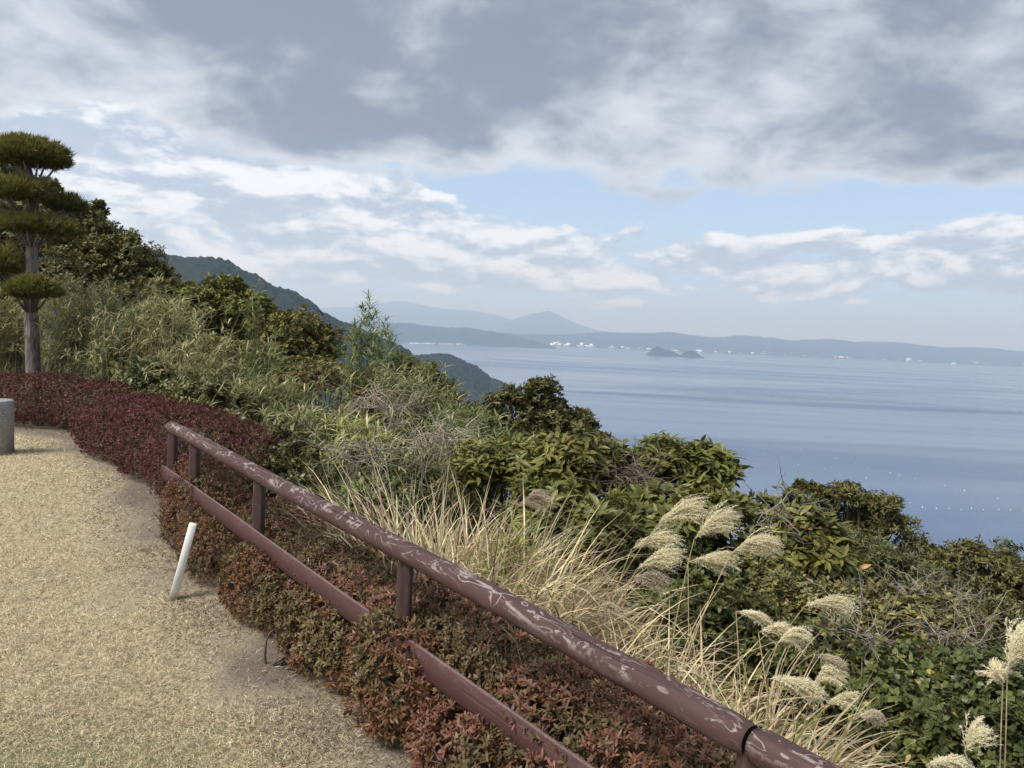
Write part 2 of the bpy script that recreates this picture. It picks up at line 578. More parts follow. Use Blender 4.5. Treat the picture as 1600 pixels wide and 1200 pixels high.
def make_ground():
    m, t, b = mat('ground_turf', 0.95, 0.1)
    c = t.n('ShaderNodeAttribute', attribute_name='Col').outputs['Color']
    pos = t.n('ShaderNodeNewGeometry').outputs['Position']
    n1 = t.noise(pos, 90, 4, 0.7)
    n2 = t.noise(pos, 6, 4, 0.6)
    f = t.m('MULTIPLY', t.lin(n1, 0.25, 0.75, 0.55, 1.4), t.lin(n2, 0.3, 0.7, 0.88, 1.12))
    link(t, t.vm('MULTIPLY', c, t.n('ShaderNodeCombineXYZ', {0: f, 1: f, 2: f}).outputs[0]), b.inputs['Base Color'])
    bump(t, b, n1, 0.7, 0.012)
    nr, na = 190, 240
    r = 0.4 * (420 / 0.4) ** np.linspace(0, 1, nr)
    # finer angles in front of the camera
    a0 = np.linspace(-math.pi, math.pi, na, endpoint=False)
    a = a0 - 0.62 * np.sin(a0)
    rr, aa = np.meshgrid(r, a, indexing='ij')
    x, y = rr * np.sin(aa), rr * np.cos(aa)
    z = ground_z(x, y)
    s = edge_dist(x, y)
    q = np.stack([x, y, z], -1)
    n = fbm(q * 1.6, 4)
    straw = np.array([0.46, 0.39, 0.265])
    green = np.array([0.22, 0.24, 0.12])
    dirt = np.array([0.165, 0.139, 0.108])
    litter = np.array([0.060, 0.050, 0.030])
    wd = np.clip((s + 0.60 + (n - 0.5) * 1.3) / 0.5, 0, 1)[..., None]
    gp = np.exp(-(((x + 1.75) / 0.9) ** 2 + ((y - 2.75) / 0.42) ** 2))[..., None] * 0.5
    C = straw * (0.9 + 0.25 * (n[..., None] - 0.5))
    C = C * (1 - gp) + green * gp
    C = C * (1 - wd) + dirt * wd
    wl = np.clip((s - 0.15) / 0.4, 0, 1)[..., None]
    C = C * (1 - wl) + litter * wl
    g = Geo()
    V = np.concatenate([q.reshape(-1, 3), [[0, 0, float(ground_z(0, 0))]]])
    i, j = np.meshgrid(np.arange(nr - 1), np.arange(na), indexing='ij')
    F = np.stack([i * na + j, (i + 1) * na + j, (i + 1) * na + (j + 1) % na, i * na + (j + 1) % na], -1).reshape(-1, 4)
    jj = np.arange(na)
    F2 = np.stack([np.full(na, nr * na), jj, (jj + 1) % na], 1)
    g.add(V, [F[:, ::-1], F2[:, ::-1]], np.concatenate([C.reshape(-1, 3), [straw]]))
    tag(g.build('ground', m, smooth=True), 'hilltop lawn and the slope falling away beyond the fence', kind='structure')


make_ground()


# ------------------------------------------------------------------ leaves, as arrays
def frames(D, N):
    D = nrm(D)
    S = nrm(np.cross(D, N))
    return D, S, np.cross(S, D)


def leaves(g, P, D, N, L, W, C, kind='diamond', droop=0.25, fold=0.25):
    """adds one leaf per row: P base, D direction, N upper side, L length, W width, C colour"""
    n = len(P)
    D, S, U = frames(D, N)
    L = np.broadcast_to(np.asarray(L, float), (n,))[:, None]
    W = np.broadcast_to(np.asarray(W, float), (n,))[:, None]
    C = np.broadcast_to(np.asarray(C, float), (n, 3))

    def pt(t, w, up=0.0):
        bend = -droop * t * t
        return P + D * L * t * (1 - 0.3 * abs(droop) * t) + U * (L * bend + W * up) + S * W * w

    if kind == 'diamond':
        pts = [pt(0, 0), pt(0.45, -0.5, fold), pt(0.45, 0.5, fold), pt(1, 0)]
        T = np.array([(0, 3, 1), (0, 2, 3)])
        F = [T]
    elif kind == 'leaf6':
        pts = [pt(0, 0), pt(0.32, -0.46, fold), pt(0.32, 0.46, fold), pt(0.68, -0.40, fold), pt(0.68, 0.40, fold), pt(1, 0)]
        F = [np.array([(0, 2, 1), (3, 4, 5)]), np.array([(1, 2, 4, 3)])]
    elif kind == 'folded':
        pts = [pt(0, 0), pt(0.35, 0), pt(0.7, 0), pt(1, 0),
               pt(0.3, -0.44, fold), pt(0.66, -0.45, fold), pt(0.3, 0.44, fold), pt(0.66, 0.45, fold)]
        F = [np.array([(0, 1, 4), (0, 6, 1), (2, 3, 5), (2, 7, 3)]), np.array([(1, 2, 5, 4), (1, 6, 7, 2)])]
    else:                                               # 'blade': a long grass blade in five steps
        ts = (0.0, 0.2, 0.42, 0.65, 0.85)
        ws = (0.35, 0.5, 0.5, 0.42, 0.25)
        pts = []
        for t_, w_ in zip(ts, ws):
            pts += [pt(t_, -w_), pt(t_, w_)]
        pts.append(pt(1, 0))
        F = [np.array([(2 * k, 2 * k + 1, 2 * k + 3, 2 * k + 2) for k in range(4)]), np.array([(8, 9, 10)])]
    k = len(pts)
    V = np.stack(pts, 1).reshape(-1, 3)
    off = (np.arange(n) * k)[:, None, None]
    g.add(V, [(off + f[None]).reshape(-1, f.shape[1]) for f in F], np.repeat(C, k, 0))


def rand_dirs(rg, n):
    return nrm(rg.normal(size=(n, 3)))


def perp_to(rg, A):
    return nrm(np.cross(A, rand_dirs(rg, len(A))))


def whorls(rg, P, A, k, spread=(0.6, 1.4)):
    """k leaves round each shoot tip P with axis A: bases, directions, normals, shoot index"""
    n = len(P)
    idx = np.repeat(np.arange(n), k)
    p = perp_to(rg, A)
    q = np.cross(A, p)
    ang = (np.tile(np.arange(k), n) * 2.4 + np.repeat(rg.uniform(0, 6.28, n), k) + rg.normal(0, .25, n * k))
    side = p[idx] * np.cos(ang)[:, None] + q[idx] * np.sin(ang)[:, None]
    th = rg.uniform(spread[0], spread[1], n * k)[:, None]
    D = A[idx] * np.cos(th) + side * np.sin(th)
    N = A[idx] * np.sin(th) - side * np.cos(th)
    return P[idx], D, N, idx


def shade(rg, idx, lo, hi, n, jitter=0.35, odd=None, odd_share=0.0):
    """leaf pigment between two tones, varied by shoot and by leaf"""
    s = rg.random(n)[idx] * 0.65 + rg.random(len(idx)) * jitter
    s = np.clip(s, 0, 1)[:, None]
    C = np.asarray(lo) * (1 - s) + np.asarray(hi) * s
    if odd is not None and odd_share > 0:
        w = rg.random(len(idx)) < odd_share
        C[w] = np.asarray(odd) * rg.uniform(0.7, 1.2, (w.sum(), 1))
    return C


M_leaf = foliage_mat('leaf_evergreen', 0.42, 0.35, 0.25, 0.3, 25, (1.56, 1.38, 1.15))
M_leaf_far = foliage_mat('leaf_tree', 0.5, 0.3, 0.2, 0.3, 12, (1.85, 1.62, 1.3))
M_azalea = foliage_mat('leaf_azalea', 0.5, 0.35, 0.2, 0.35, 40, (1.42, 1.32, 1.3))
M_sasa = foliage_mat('leaf_bamboo', 0.6, 0.2, 0.3, 0.25, 15, (1.44, 1.52, 1.5))
M_straw = foliage_mat('straw', 0.7, 0.2, 0.3, 0.3, 30, (1.22, 1.22, 1.25))
M_plume = foliage_mat('plume_down', 0.9, 0.05, 0.55, 0.05, 20)


def bark_mat(name, c1, c2, zs=3.0):
    m, t, b = mat(name, 0.9, 0.15)
    pos = t.n('ShaderNodeNewGeometry').outputs['Position']
    n = t.noise(t.vm('MULTIPLY', pos, (28, 28, zs)), 1.0, 6, 0.65, 0.6)
    n2 = t.noise(pos, 5.0, 3, 0.5)
    c = t.mix(t.step(n, 0.36, 0.66), c1, c2)
    link(t, t.mix(t.step(n2, 0.5, 0.75, 0, 0.4), c, (c2[0] * 1.15, c2[1] * 1.15, c2[2] * 1.05)), b.inputs['Base Color'])
    bump(t, b, n, 0.8, 0.015)
    return m


M_bark = bark_mat('bark_grey', (0.07, 0.06, 0.055), (0.24, 0.215, 0.195))
M_twig = bark_mat('bark_twig', (0.06, 0.045, 0.035), (0.17, 0.14, 0.11))
M_dry = plain('dry_stem', (0.36, 0.31, 0.235), 0.8, 0.15)

LEAF_MESH = {}


def leaf_parts(parent, P, D, N, L, W, C, mat_, kind, droop, fold, rg, shades=5):
    """single leaves as objects of their own, sharing a few meshes"""
    D, S, U = frames(D, N)
    key = (mat_.name, kind, droop)
    lum = C.mean(1)
    order = np.argsort(lum)
    rank = np.empty(len(order), int)
    rank[order] = np.arange(len(order)) * shades // len(order)
    loc = np.array(parent.location)
    for k in range(shades):
        w = np.where(rank == k)[0]
        if not len(w):
            continue
        c = C[w].mean(0)
        g = Geo()
        leaves(g, np.zeros((1, 3)), np.array([[1.0, 0, 0]]), np.array([[0, 0, 1.0]]), 1.0, W[w].mean() / L[w].mean(), c, kind, droop, fold)
        me = g.mesh('leaf', mat_)
        for i in w:
            o = bpy.data.objects.new('leaf', me)
            l = float(L[i])
            # local axes: x along the leaf, y = -S because U = S x D, z = U
            M = Matrix(((D[i, 0] * l, -S[i, 0] * l, U[i, 0] * l, P[i, 0] - loc[0]),
                        (D[i, 1] * l, -S[i, 1] * l, U[i, 1] * l, P[i, 1] - loc[1]),
                        (D[i, 2] * l, -S[i, 2] * l, U[i, 2] * l, P[i, 2] - loc[2]), (0, 0, 0, 1)))
            COL.objects.link(o)
            o.parent = parent
            o.matrix_local = M


def front_leaves(P, L, k):
    """indices of the k leaves that show largest from the lawn"""
    d = np.linalg.norm(P - EYE, axis=1)
    return np.argsort(-(L / d) + 0.02 * (d - d.min()))[:k]


def twigs(g, A, B, r0, r1, rg, sag=0.12):
    """thin three-sided twigs from A to B in two pieces, all at once"""
    n = len(A)
    M = (A + B) / 2 + rg.normal(0, 1, (n, 3)) * (sag * np.linalg.norm(B - A, axis=1))[:, None]
    T = nrm(B - A)
    S = perp_to(rg, T)
    U = np.cross(T, S)
    rows = []
    for Q, r in ((A, r0), (M, (r0 + r1) / 2), (B, r1)):
        for a in (0, 2.094, 4.189):
            rows.append(Q + (S * math.cos(a) + U * math.sin(a)) * r)
    V = np.stack(rows, 1).reshape(-1, 3)
    q = np.array([(b * 3 + j, b * 3 + (j + 1) % 3, b * 3 + 3 + (j + 1) % 3, b * 3 + 3 + j) for b in (0, 1) for j in range(3)])
    g.add(V, ((np.arange(n) * 9)[:, None, None] + q[None]).reshape(-1, 4))


# ------------------------------------------------------------------ evergreen trees and shrubs
def evergreen(name, label, cat, crowns, base_px, seed, leaf=(0.085, 0.03), k=7, n_clump=40, n_shoot=16, clump=0.35,
              lo=(0.030, 0.042, 0.014), hi=(0.115, 0.125, 0.040), odd=None, odd_share=0.0, kind='diamond', m=None, group=None,
              droop=0.25, fold=0.22, spread=(0.6, 1.4), trunk_r=0.05, singles=0, lift=0.45, bare=0.35, stems=1, fill=0.30, inset=0.0):
    """crowns: (centre px x, y, metres away, half width px, half height px). Trunk, limbs and shoots carry whorls of leaves."""
    rg = np.random.default_rng(seed)
    cs = []
    for (x, y, d, hw, hh) in crowns:
        c = at(x, y, d)
        r = np.array([hw * d / FPX, hw * d / FPX * 0.85, hh * d / FPX])
        cs.append((c, np.maximum(r - inset * clump, r * 0.4)))
    vol = np.array([r[0] * r[1] for c, r in cs])
    if base_px is None:
        c0 = np.mean([c for c, r in cs], 0)
    else:
        c0 = at(*base_px)
    base = g3(c0[0], c0[1])
    root = empty(name, base, label, cat, group)
    tops = np.average([c for c, r in cs], 0, weights=vol)
    # clumps
    CC, RR, OUT = [], [], []
    for (c, r), share in zip(cs, vol / vol.sum()):
        nc = max(4, int(n_clump * share))
        d = rand_dirs(rg, nc)
        d[:, 2] = np.where(d[:, 2] < -0.35, -d[:, 2], d[:, 2])
        f = rg.uniform(fill, 1.0, nc) ** 0.5 * (0.80 + 0.22 * rg.random(nc))
        CC.append(c + d * r * f[:, None])
        RR.append(np.minimum(clump, r.min() * 0.8) * rg.uniform(0.6, 1.25, nc))
        OUT.append(d)
    CC, RR, OUT = np.concatenate(CC), np.concatenate(RR), np.concatenate(OUT)
    nc = len(CC)
    ns = n_shoot
    idx = np.repeat(np.arange(nc), ns)
    up = np.array([0, 0, 1.0])
    d = nrm(rg.normal(size=(nc * ns, 3)) + 0.75 * OUT[idx] + 0.35 * up)
    SP = CC[idx] + d * (RR[idx] * rg.uniform(0.35, 1.1, nc * ns))[:, None] * np.array([1, 1, 0.8])
    SD = nrm(0.7 * d + lift * up + 0.35 * rg.normal(size=d.shape))
    P, D, N, si = whorls(rg, SP, SD, k, spread)
    P = P - SD[si] * (rg.random(len(si)) * leaf[0] * 0.9)[:, None]
    L = leaf[0] * rg.uniform(0.65, 1.25, len(si))
    W = leaf[1] * rg.uniform(0.8, 1.15, len(si))
    ctone = rg.random(nc)[idx]
    C = shade(rg, si, lo, hi, len(SP), odd=odd, odd_share=odd_share) * (0.75 + 0.5 * ctone[si])[:, None]
    keep = np.ones(len(P), bool)
    if singles:
        w = front_leaves(P, L, singles)
        leaf_parts(root, P[w], D[w], N[w], L[w], W[w], C[w], m or M_leaf, kind, droop, fold, rg)
        keep[w] = False
    g = Geo()
    leaves(g, P[keep], D[keep], N[keep], L[keep], W[keep], C[keep], kind, droop, fold)
    tag(g.build('foliage', m or M_leaf, root), kind='stuff')
    # trunk and limbs
    g = Geo()
    low = min(c[2] - r[2] for c, r in cs)
    H = max(0.3, tops[2] - base[2])
    for s_ in range(stems):
        foot = base + np.array([rg.normal(0, .06 * (stems > 1)), rg.normal(0, .06 * (stems > 1)), -0.1])
        fork = base * (1 - bare) + tops * bare + rg.normal(0, 0.08 * H ** .5, 3) * (1, 1, 0.3)
        trunk = curve3(foot, fork, rg.normal(0, .07, 3) * H, 8)
        V, F = tube(trunk, np.linspace(trunk_r, trunk_r * 0.75, 8), 8)
        g.add(V, F)
        g2 = Geo()
        for i in range(s_, nc, stems):
            end = CC[i]
            bend = np.array([0, 0, 0.16]) * np.linalg.norm(end - fork) + rg.normal(0, .05, 3) * np.linalg.norm(end - fork)
            cv = curve3(fork, end, bend * (1 if end[2] > fork[2] - .1 else 0.4), 7)
            r0 = trunk_r * rg.uniform(0.25, 0.45)
            V, F = tube(cv, np.linspace(r0, max(0.004, r0 * 0.25), 7), 5, False)
            g2.add(V, F)
        sel = np.concatenate([np.arange(i * ns, i * ns + min(ns, 12)) for i in range(s_, nc, stems)])
        twigs(g2, CC[idx[sel]], SP[sel], 0.0055, 0.0028, rg)
        g.build('trunk', M_bark if trunk_r > 0.07 else M_twig, root, smooth=True)
        g = Geo()
        tag(g2.build('branches', M_twig, root), kind='stuff')
    return root


# ------------------------------------------------------------------ azaleas: mounds of leaf rosettes
AZ = {
    'plum': ((0.038, 0.012, 0.013), (0.118, 0.032, 0.032), (0.092, 0.044, 0.026), 0.22),
    'rust': ((0.060, 0.034, 0.016), (0.165, 0.084, 0.040), (0.110, 0.088, 0.036), 0.36),
    'olive': ((0.046, 0.039, 0.016), (0.115, 0.090, 0.038), (0.130, 0.062, 0.036), 0.42),
    'russet': ((0.062, 0.034, 0.020), (0.168, 0.080, 0.048), (0.105, 0.078, 0.034), 0.40),
}


def azalea(name, label, blobs, tone, seed, size=0.026, space=0.034, kind='diamond', group=None, flat=0.0, lawn_clip=False, stems=5):
    """blobs: (centre, (rx, ry, rz), turn); the union of their upper surfaces is covered with rosettes in three layers"""
    rg = np.random.default_rng(seed)
    lo, hi, odd, share = AZ[tone]
    ratio = 0.30
    c0 = np.mean([b[0] for b in blobs], 0)
    base = g3(c0[0], c0[1])
    root = empty(name, base, label, 'hedge' if 'hedge' in name else 'bush', group)

    def inside(P, skip, k):
        w = np.zeros(len(P), bool)
        for i, (c, r, a) in enumerate(blobs):
            if i == skip:
                continue
            q = P - c
            ca, sa = math.cos(a), math.sin(a)
            q = np.stack([q[:, 0] * ca + q[:, 1] * sa, -q[:, 0] * sa + q[:, 1] * ca, q[:, 2]], 1) / (np.array(r) * k)
            w |= (np.abs(q) ** 2.4).sum(1) < 1
        return w

    g = Geo()
    for layer, (shrink, dens) in enumerate(((1.0, 1.0), (0.93, 0.8), (0.84, 0.5))):
        for i, (c, r, a) in enumerate(blobs):
            r = np.array(r)
            area = 4 * math.pi * ((r[0] * r[1]) ** 1.6 / 3 + (r[0] * r[2]) ** 1.6 / 3 + (r[1] * r[2]) ** 1.6 / 3) ** (1 / 1.6)
            n = int(area / space ** 2 * dens)
            d = rand_dirs(rg, n)
            # superellipsoid of power 2.4: fuller shoulders, like clipped azalea
            d = d / ((np.abs(d) ** 2.4).sum(1) ** (1 / 2.4))[:, None]
            lump = 1 + 0.15 * (fbm((c + d * r) * 5.0 + seed, 3) - 0.5)[:, None] + 0.02 * rg.normal(size=(n, 1))
            q = d * r * lump * shrink
            nn = nrm(d / r)
            ca, sa = math.cos(a), math.sin(a)
            rot = lambda v: np.stack([v[:, 0] * ca - v[:, 1] * sa, v[:, 0] * sa + v[:, 1] * ca, v[:, 2]], 1)
            P, A = c + rot(q), rot(nn)
            keep = ~inside(P, i, 0.97 * shrink) & (P[:, 2] > ground_z(P[:, 0], P[:, 1]) + 0.05)
            P, A = P[keep], A[keep]
            if not len(P):
                continue
            A = nrm(A * 0.8 + np.array([0, 0, 0.55]) + 0.35 * rg.normal(size=A.shape))
            p, D, N, si = whorls(rg, P, A, 8 if layer == 0 else 6, (0.45, 1.45))
            p = p - A[si] * (rg.random(len(si)) * 0.02)[:, None]
            C = shade(rg, si, lo, hi, len(P))
            pn = fbm(P * 3.3 + seed * 3.7, 3)                       # patches of another tint
            o = (pn + rg.normal(0, .05, len(P)) > 0.66 - share * 0.5)[si]
            C[o] = np.asarray(odd) * rg.uniform(0.55, 1.15, (o.sum(), 1))
            leaves(g, p, D, N, size * rg.uniform(0.65, 1.2, len(si)), size * ratio * rg.uniform(.8, 1.2, len(si)), C, kind, 0.1, 0.2)
    tag(g.build('foliage', M_azalea, root), kind='stuff')
    # stems and twigs inside
    g = Geo()
    for i, (c, r, a) in enumerate(blobs):
        for s_ in range(stems):
            f = g3(c[0] + rg.normal(0, r[0] * .25), c[1] + rg.normal(0, r[1] * .25)) - (0, 0, .03)
            for b_ in range(9):
                d = rand_dirs(rg, 1)[0]
                d[2] = abs(d[2])
                e = c + d * np.array(r) * rg.uniform(.6, .95)
                V, F = tube(curve3(f, e, rg.normal(0, .06, 3) + (0, 0, -.04), 6), np.linspace(.009, .002, 6), 4, False)
                g.add(V, F)
    tag(g.build('branches', M_twig, root), kind='stuff')
    return root


def FP(q, s, z):
    """a point q metres along the fence from its far end, s metres out, z up"""
    p = FA + FT * q + FN * s
    return np.array([p[0], p[1], z])


FANG = math.atan2(FT[1], FT[0])


# ------------------------------------------------------------------ fence
def paint_mat(name, col, peel, amount, grain=14.0, crack_amt=0.85, con=0.45, top=0.0):
    m, t, b = mat(name, 0.55, 0.3)
    co = t.n('ShaderNodeTexCoord').outputs['Object']
    st = t.vm('MULTIPLY', co, (3.0, 9.0, 9.0))
    n1 = t.noise(st, 1.0, 3, 0.5, 0.9)
    n2 = t.noise(t.vm('MULTIPLY', co, (1.3, 3, 3)), 1.0, 2, 0.5)
    fine = t.noise(co, 60, 4, 0.7)
    fr = t.m('FRACT', t.m('MULTIPLY', n1, 6.0))
    lines = t.step(t.m('ABSOLUTE', t.m('SUBTRACT', fr, 0.5)), 0.025, 0.075, 1.0, 0.0)
    lines = t.m('MULTIPLY', lines, t.step(t.m('ADD', n2, t.m('MULTIPLY', fine, .25)), 0.46, 0.62))
    patch = t.step(t.m('ADD', t.noise(t.vm('MULTIPLY', co, (4.5, 17, 17)), 1.0, 6, 0.7, 0.8), t.m('MULTIPLY', fine, 0.22)), 0.665, 0.715)
    chips = t.step(t.noise(t.vm('MULTIPLY', co, (30, 60, 60)), 1.0, 3, 0.6), 0.70, 0.73)
    patch = t.m('MAXIMUM', patch, t.m('MULTIPLY', chips, 0.6))
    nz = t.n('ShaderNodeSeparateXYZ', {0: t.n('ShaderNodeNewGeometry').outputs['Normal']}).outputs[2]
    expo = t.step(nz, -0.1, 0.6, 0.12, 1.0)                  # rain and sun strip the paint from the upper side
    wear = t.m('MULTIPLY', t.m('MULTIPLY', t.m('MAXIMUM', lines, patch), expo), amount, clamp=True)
    crack = t.step(t.noise(t.vm('MULTIPLY', co, (1.1, grain * 2.6, grain * 2.6)), 1.0, 3, 0.55, 0.15), 0.335, 0.365, 1.0, 0.0)
    wood = t.noise(t.vm('MULTIPLY', co, (3, 90, 90)), 1.0, 4, 0.65, 0.3)
    base = t.mix(t.m('ADD', t.m('MULTIPLY', t.noise(t.vm('MULTIPLY', co, (2, 20, 20)), 1.0, 5, 0.65), 0.6), t.m('MULTIPLY', wood, 0.4)), tuple(c * (1 - con) for c in col), tuple(c * (1 + con) for c in col))
    c = t.mix(wear, base, t.mix(fine, tuple(p * 0.75 for p in peel), tuple(p * 1.2 for p in peel)))
    c = t.mix(t.m('MULTIPLY', crack, crack_amt), c, (0.018, 0.010, 0.010))
    if top > 0:                                              # light along the upper edge, painted in as a paler top face
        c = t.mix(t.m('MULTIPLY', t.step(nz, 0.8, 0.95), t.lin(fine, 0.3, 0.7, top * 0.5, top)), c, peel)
    link(t, c, b.inputs['Base Color'])
    link(t, t.m('ADD', 0.66, t.m('MULTIPLY', wear, 0.25)), b.inputs['Roughness'])
    h = t.m('SUBTRACT', t.m('ADD', t.m('MULTIPLY', fine, 0.25), t.m('MULTIPLY', wood, .5)), t.m('ADD', crack, t.m('MULTIPLY', wear, 0.35)))
    bump(t, b, h, 0.55, 0.004)
    return m


M_rail = paint_mat('rail_paint', (0.066, 0.034, 0.034), (0.27, 0.222, 0.215), 0.95)
M_post = paint_mat('post_paint', (0.062, 0.036, 0.035), (0.20, 0.155, 0.14), 0.6, grain=30, con=0.75)
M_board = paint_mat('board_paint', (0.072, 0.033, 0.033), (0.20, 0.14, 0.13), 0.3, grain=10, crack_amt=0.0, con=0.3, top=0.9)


def aligned(name, g, m, parent, origin, xdir, smooth=True):
    """mesh built along local +X, set at origin with X along xdir"""
    me = g.mesh(name, m, (0, 0, 0), smooth)
    o = bpy.data.objects.new(name, me)
    COL.objects.link(o)
    o.parent = parent
    x = nrm(xdir)
    y = nrm(np.cross((0, 0, 1.0), x)) if abs(x[2]) < 0.9 else np.array([0, 1.0, 0])
    z = np.cross(x, y)
    loc = np.array(origin) - np.array(parent.location)
    o.matrix_local = Matrix([[x[i], y[i], z[i], loc[i]] for i in range(3)] + [[0, 0, 0, 1]])
    return o


def rail_z(q):
    return 0.885 - 0.0225 * q


def log(L, r, seed, n=70, sides=20, knots=5, square=False):
    rg = np.random.default_rng(seed)
    x = np.linspace(0, L, n)
    # rounded ends
    pts = np.stack([x, 0.006 * np.sin(x * 1.3 + seed), 0.005 * np.sin(x * 1.9 + 2 * seed)], 1)
    a = np.linspace(0, 2 * math.pi, sides, endpoint=False)
    xx, aa = np.meshgrid(x, a, indexing='ij')
    q = np.stack([xx * 2.5, np.cos(aa) * 1.2 + seed, np.sin(aa) * 1.2], -1)
    rr = r * (1 + 0.10 * (fbm(q, 3) - 0.5))
    if square:
        rr = rr / (np.abs(np.cos(aa)) ** 6 + np.abs(np.sin(aa)) ** 6) ** (1 / 6)
    for k in range(knots):
        kx, ka = rg.uniform(0, L), rg.uniform(0, 6.28)
        da = np.angle(np.exp(1j * (aa - ka)))
        rr += 0.006 * np.exp(-((xx - kx) / .035) ** 2 - (da / 0.45) ** 2)
    e = np.minimum(x, L - x)
    rr *= np.clip(0.86 + e / 0.012 * 0.14, 0, 1)[:, None]
    V = np.stack([np.broadcast_to(pts[:, :1], rr.shape), pts[:, 1:2] + rr * np.cos(aa), pts[:, 2:3] + rr * np.sin(aa)], -1).reshape(-1, 3)
    i, j = np.meshgrid(np.arange(n - 1), np.arange(sides), indexing='ij')
    F = [np.stack([i * sides + j, (i + 1) * sides + j, (i + 1) * sides + (j + 1) % sides, i * sides + (j + 1) % sides], -1).reshape(-1, 4)[:, ::-1]]
    V = np.concatenate([V, pts[:1], pts[-1:]])
    jj = np.arange(sides)
    F.append(np.stack([np.full(sides, n * sides), (jj + 1) % sides, jj], 1))
    F.append(np.stack([np.full(sides, n * sides + 1), (n - 1) * sides + jj, (n - 1) * sides + (jj + 1) % sides], 1))
    g = Geo()
    g.add(V, [F[0][:, ::-1], F[1], F[2]])
    return g


def make_fence():
    b = FP(0.1, 0, 0)
    root = empty('fence', (b[0], b[1], 0), 'weathered maroon log fence with peeling paint along the lawn edge', 'fence')
    q_join = 5.47
    for q0, q1, sd in ((0.0, q_join, 3), (q_join + 0.012, 8.6, 5)):
        p0, p1 = FP(q0, 0, rail_z(q0)), FP(q1, 0, rail_z(q1))
        o = aligned('top_rail', log(float(np.linalg.norm(p1 - p0)), 0.048, sd, 110), M_rail, root, p0, p1 - p0)
        tag(o, 'round log with paint peeling in pale rings')
    for q in (0.06, 0.66, 1.98, 3.74, 5.47, 7.2, 8.5):
        z1 = rail_z(q) - 0.015
        g = log(z1 + 0.3, 0.0335, int(q * 10) + 1, 24, 28, 1, True)
        p = FP(q, 0.0, -0.3)
        aligned('post', g, M_post, root, p, (0, 0, 1))
    # the board below, nailed to the lawn side of the posts
    for q0, q1, sd in ((-0.06, 7.2, 0), (7.206, 8.5, 1)):
        z0, z1 = 0.497 - 0.0225 * q0, 0.497 - 0.0225 * q1
        p0, p1 = FP(q0, -0.044, z0), FP(q1, -0.044, z1)
        L = float(np.linalg.norm(p1 - p0))
        g = Geo()
        n = 40
        x = np.linspace(0, L, n)
        w, h, c = 0.0085, 0.056, 0.0015
        prof = np.array([(-w, -h + c), (-w + c, -h), (w - c, -h), (w, -h + c), (w, h - c), (w - c, h), (-w + c, h), (-w, h - c)])
        wob = 0.004 * np.sin(x * 1.1 + sd)
        V = np.stack([np.repeat(x, 8), np.tile(prof[:, 0], n) + np.repeat(wob, 8), np.tile(prof[:, 1], n) + np.repeat(0.003 * np.sin(x * 1.7), 8)], 1)
        i, j = np.meshgrid(np.arange(n - 1), np.arange(8), indexing='ij')
        F = np.stack([i * 8 + j, i * 8 + (j + 1) % 8, (i + 1) * 8 + (j + 1) % 8, (i + 1) * 8 + j], -1).reshape(-1, 4)
        g.add(V, [F, np.arange(8)[None, :], (np.arange(8)[::-1] + (n - 1) * 8)[None, :]])
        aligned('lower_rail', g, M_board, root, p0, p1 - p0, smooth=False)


make_fence()


# ------------------------------------------------------------------ small things on the lawn
def make_stake():
    m, t, b = mat('white_paint', 0.6, 0.3)
    co = t.n('ShaderNodeTexCoord').outputs['Object']
    up = t.n('ShaderNodeSeparateXYZ', {0: co}).outputs[0]
    sm = t.noise(t.vm('MULTIPLY', co, (9, 40, 40)), 1.0, 5, 0.65)
    soil = t.step(t.m('ADD', up, t.m('MULTIPLY', t.m('SUBTRACT', sm, 0.5), 0.16)), 0.0, 0.07, 0.75, 0.0)     # splashed soil at the foot
    scuff = t.step(sm, 0.6, 0.72, 0.0, 0.35)
    link(t, t.mix(t.m('MAXIMUM', soil, scuff), (0.74, 0.74, 0.72), (0.34, 0.29, 0.22)), b.inputs['Base Color'])
    foot, head = on_level(270, 936, 0.0), None
    head = at(302, 818, float(np.dot(foot - EYE, _f)) + 0.03)
    axis = head - foot
    L = float(np.linalg.norm(axis))
    w, c = 0.024, 0.004
    prof = [(-w, -w + c), (-w + c, -w), (w - c, -w), (w, -w + c), (w, w - c), (w - c, w), (-w + c, w), (-w, w - c)]
    V, k = [], 8
    for x, s_ in ((-0.12, 1), (L - 0.006, 1), (L, 0.86)):
        V += [(x, a * s_, b * s_) for a, b in prof]
    F = [(r_ * 8 + j, r_ * 8 + (j + 1) % 8, (r_ + 1) * 8 + (j + 1) % 8, (r_ + 1) * 8 + j) for r_ in range(2) for j in range(8)]
    g = Geo()
    g.add(V, [np.array(F), np.arange(16, 24)[None, :], np.arange(8)[None, ::-1]])
    me = g.mesh('white_stake', m)
    o = bpy.data.objects.new('white_stake', me)
    COL.objects.link(o)
    x = nrm(axis)
    y = nrm(np.cross((0.35, -1.0, 0), x))
    z = np.cross(x, y)
    o.matrix_world = Matrix([[x[i], y[i], z[i], foot[i]] for i in range(3)] + [[0, 0, 0, 1]])
    tag(o, 'leaning white square wooden stake driven into the dry lawn', 'stake')


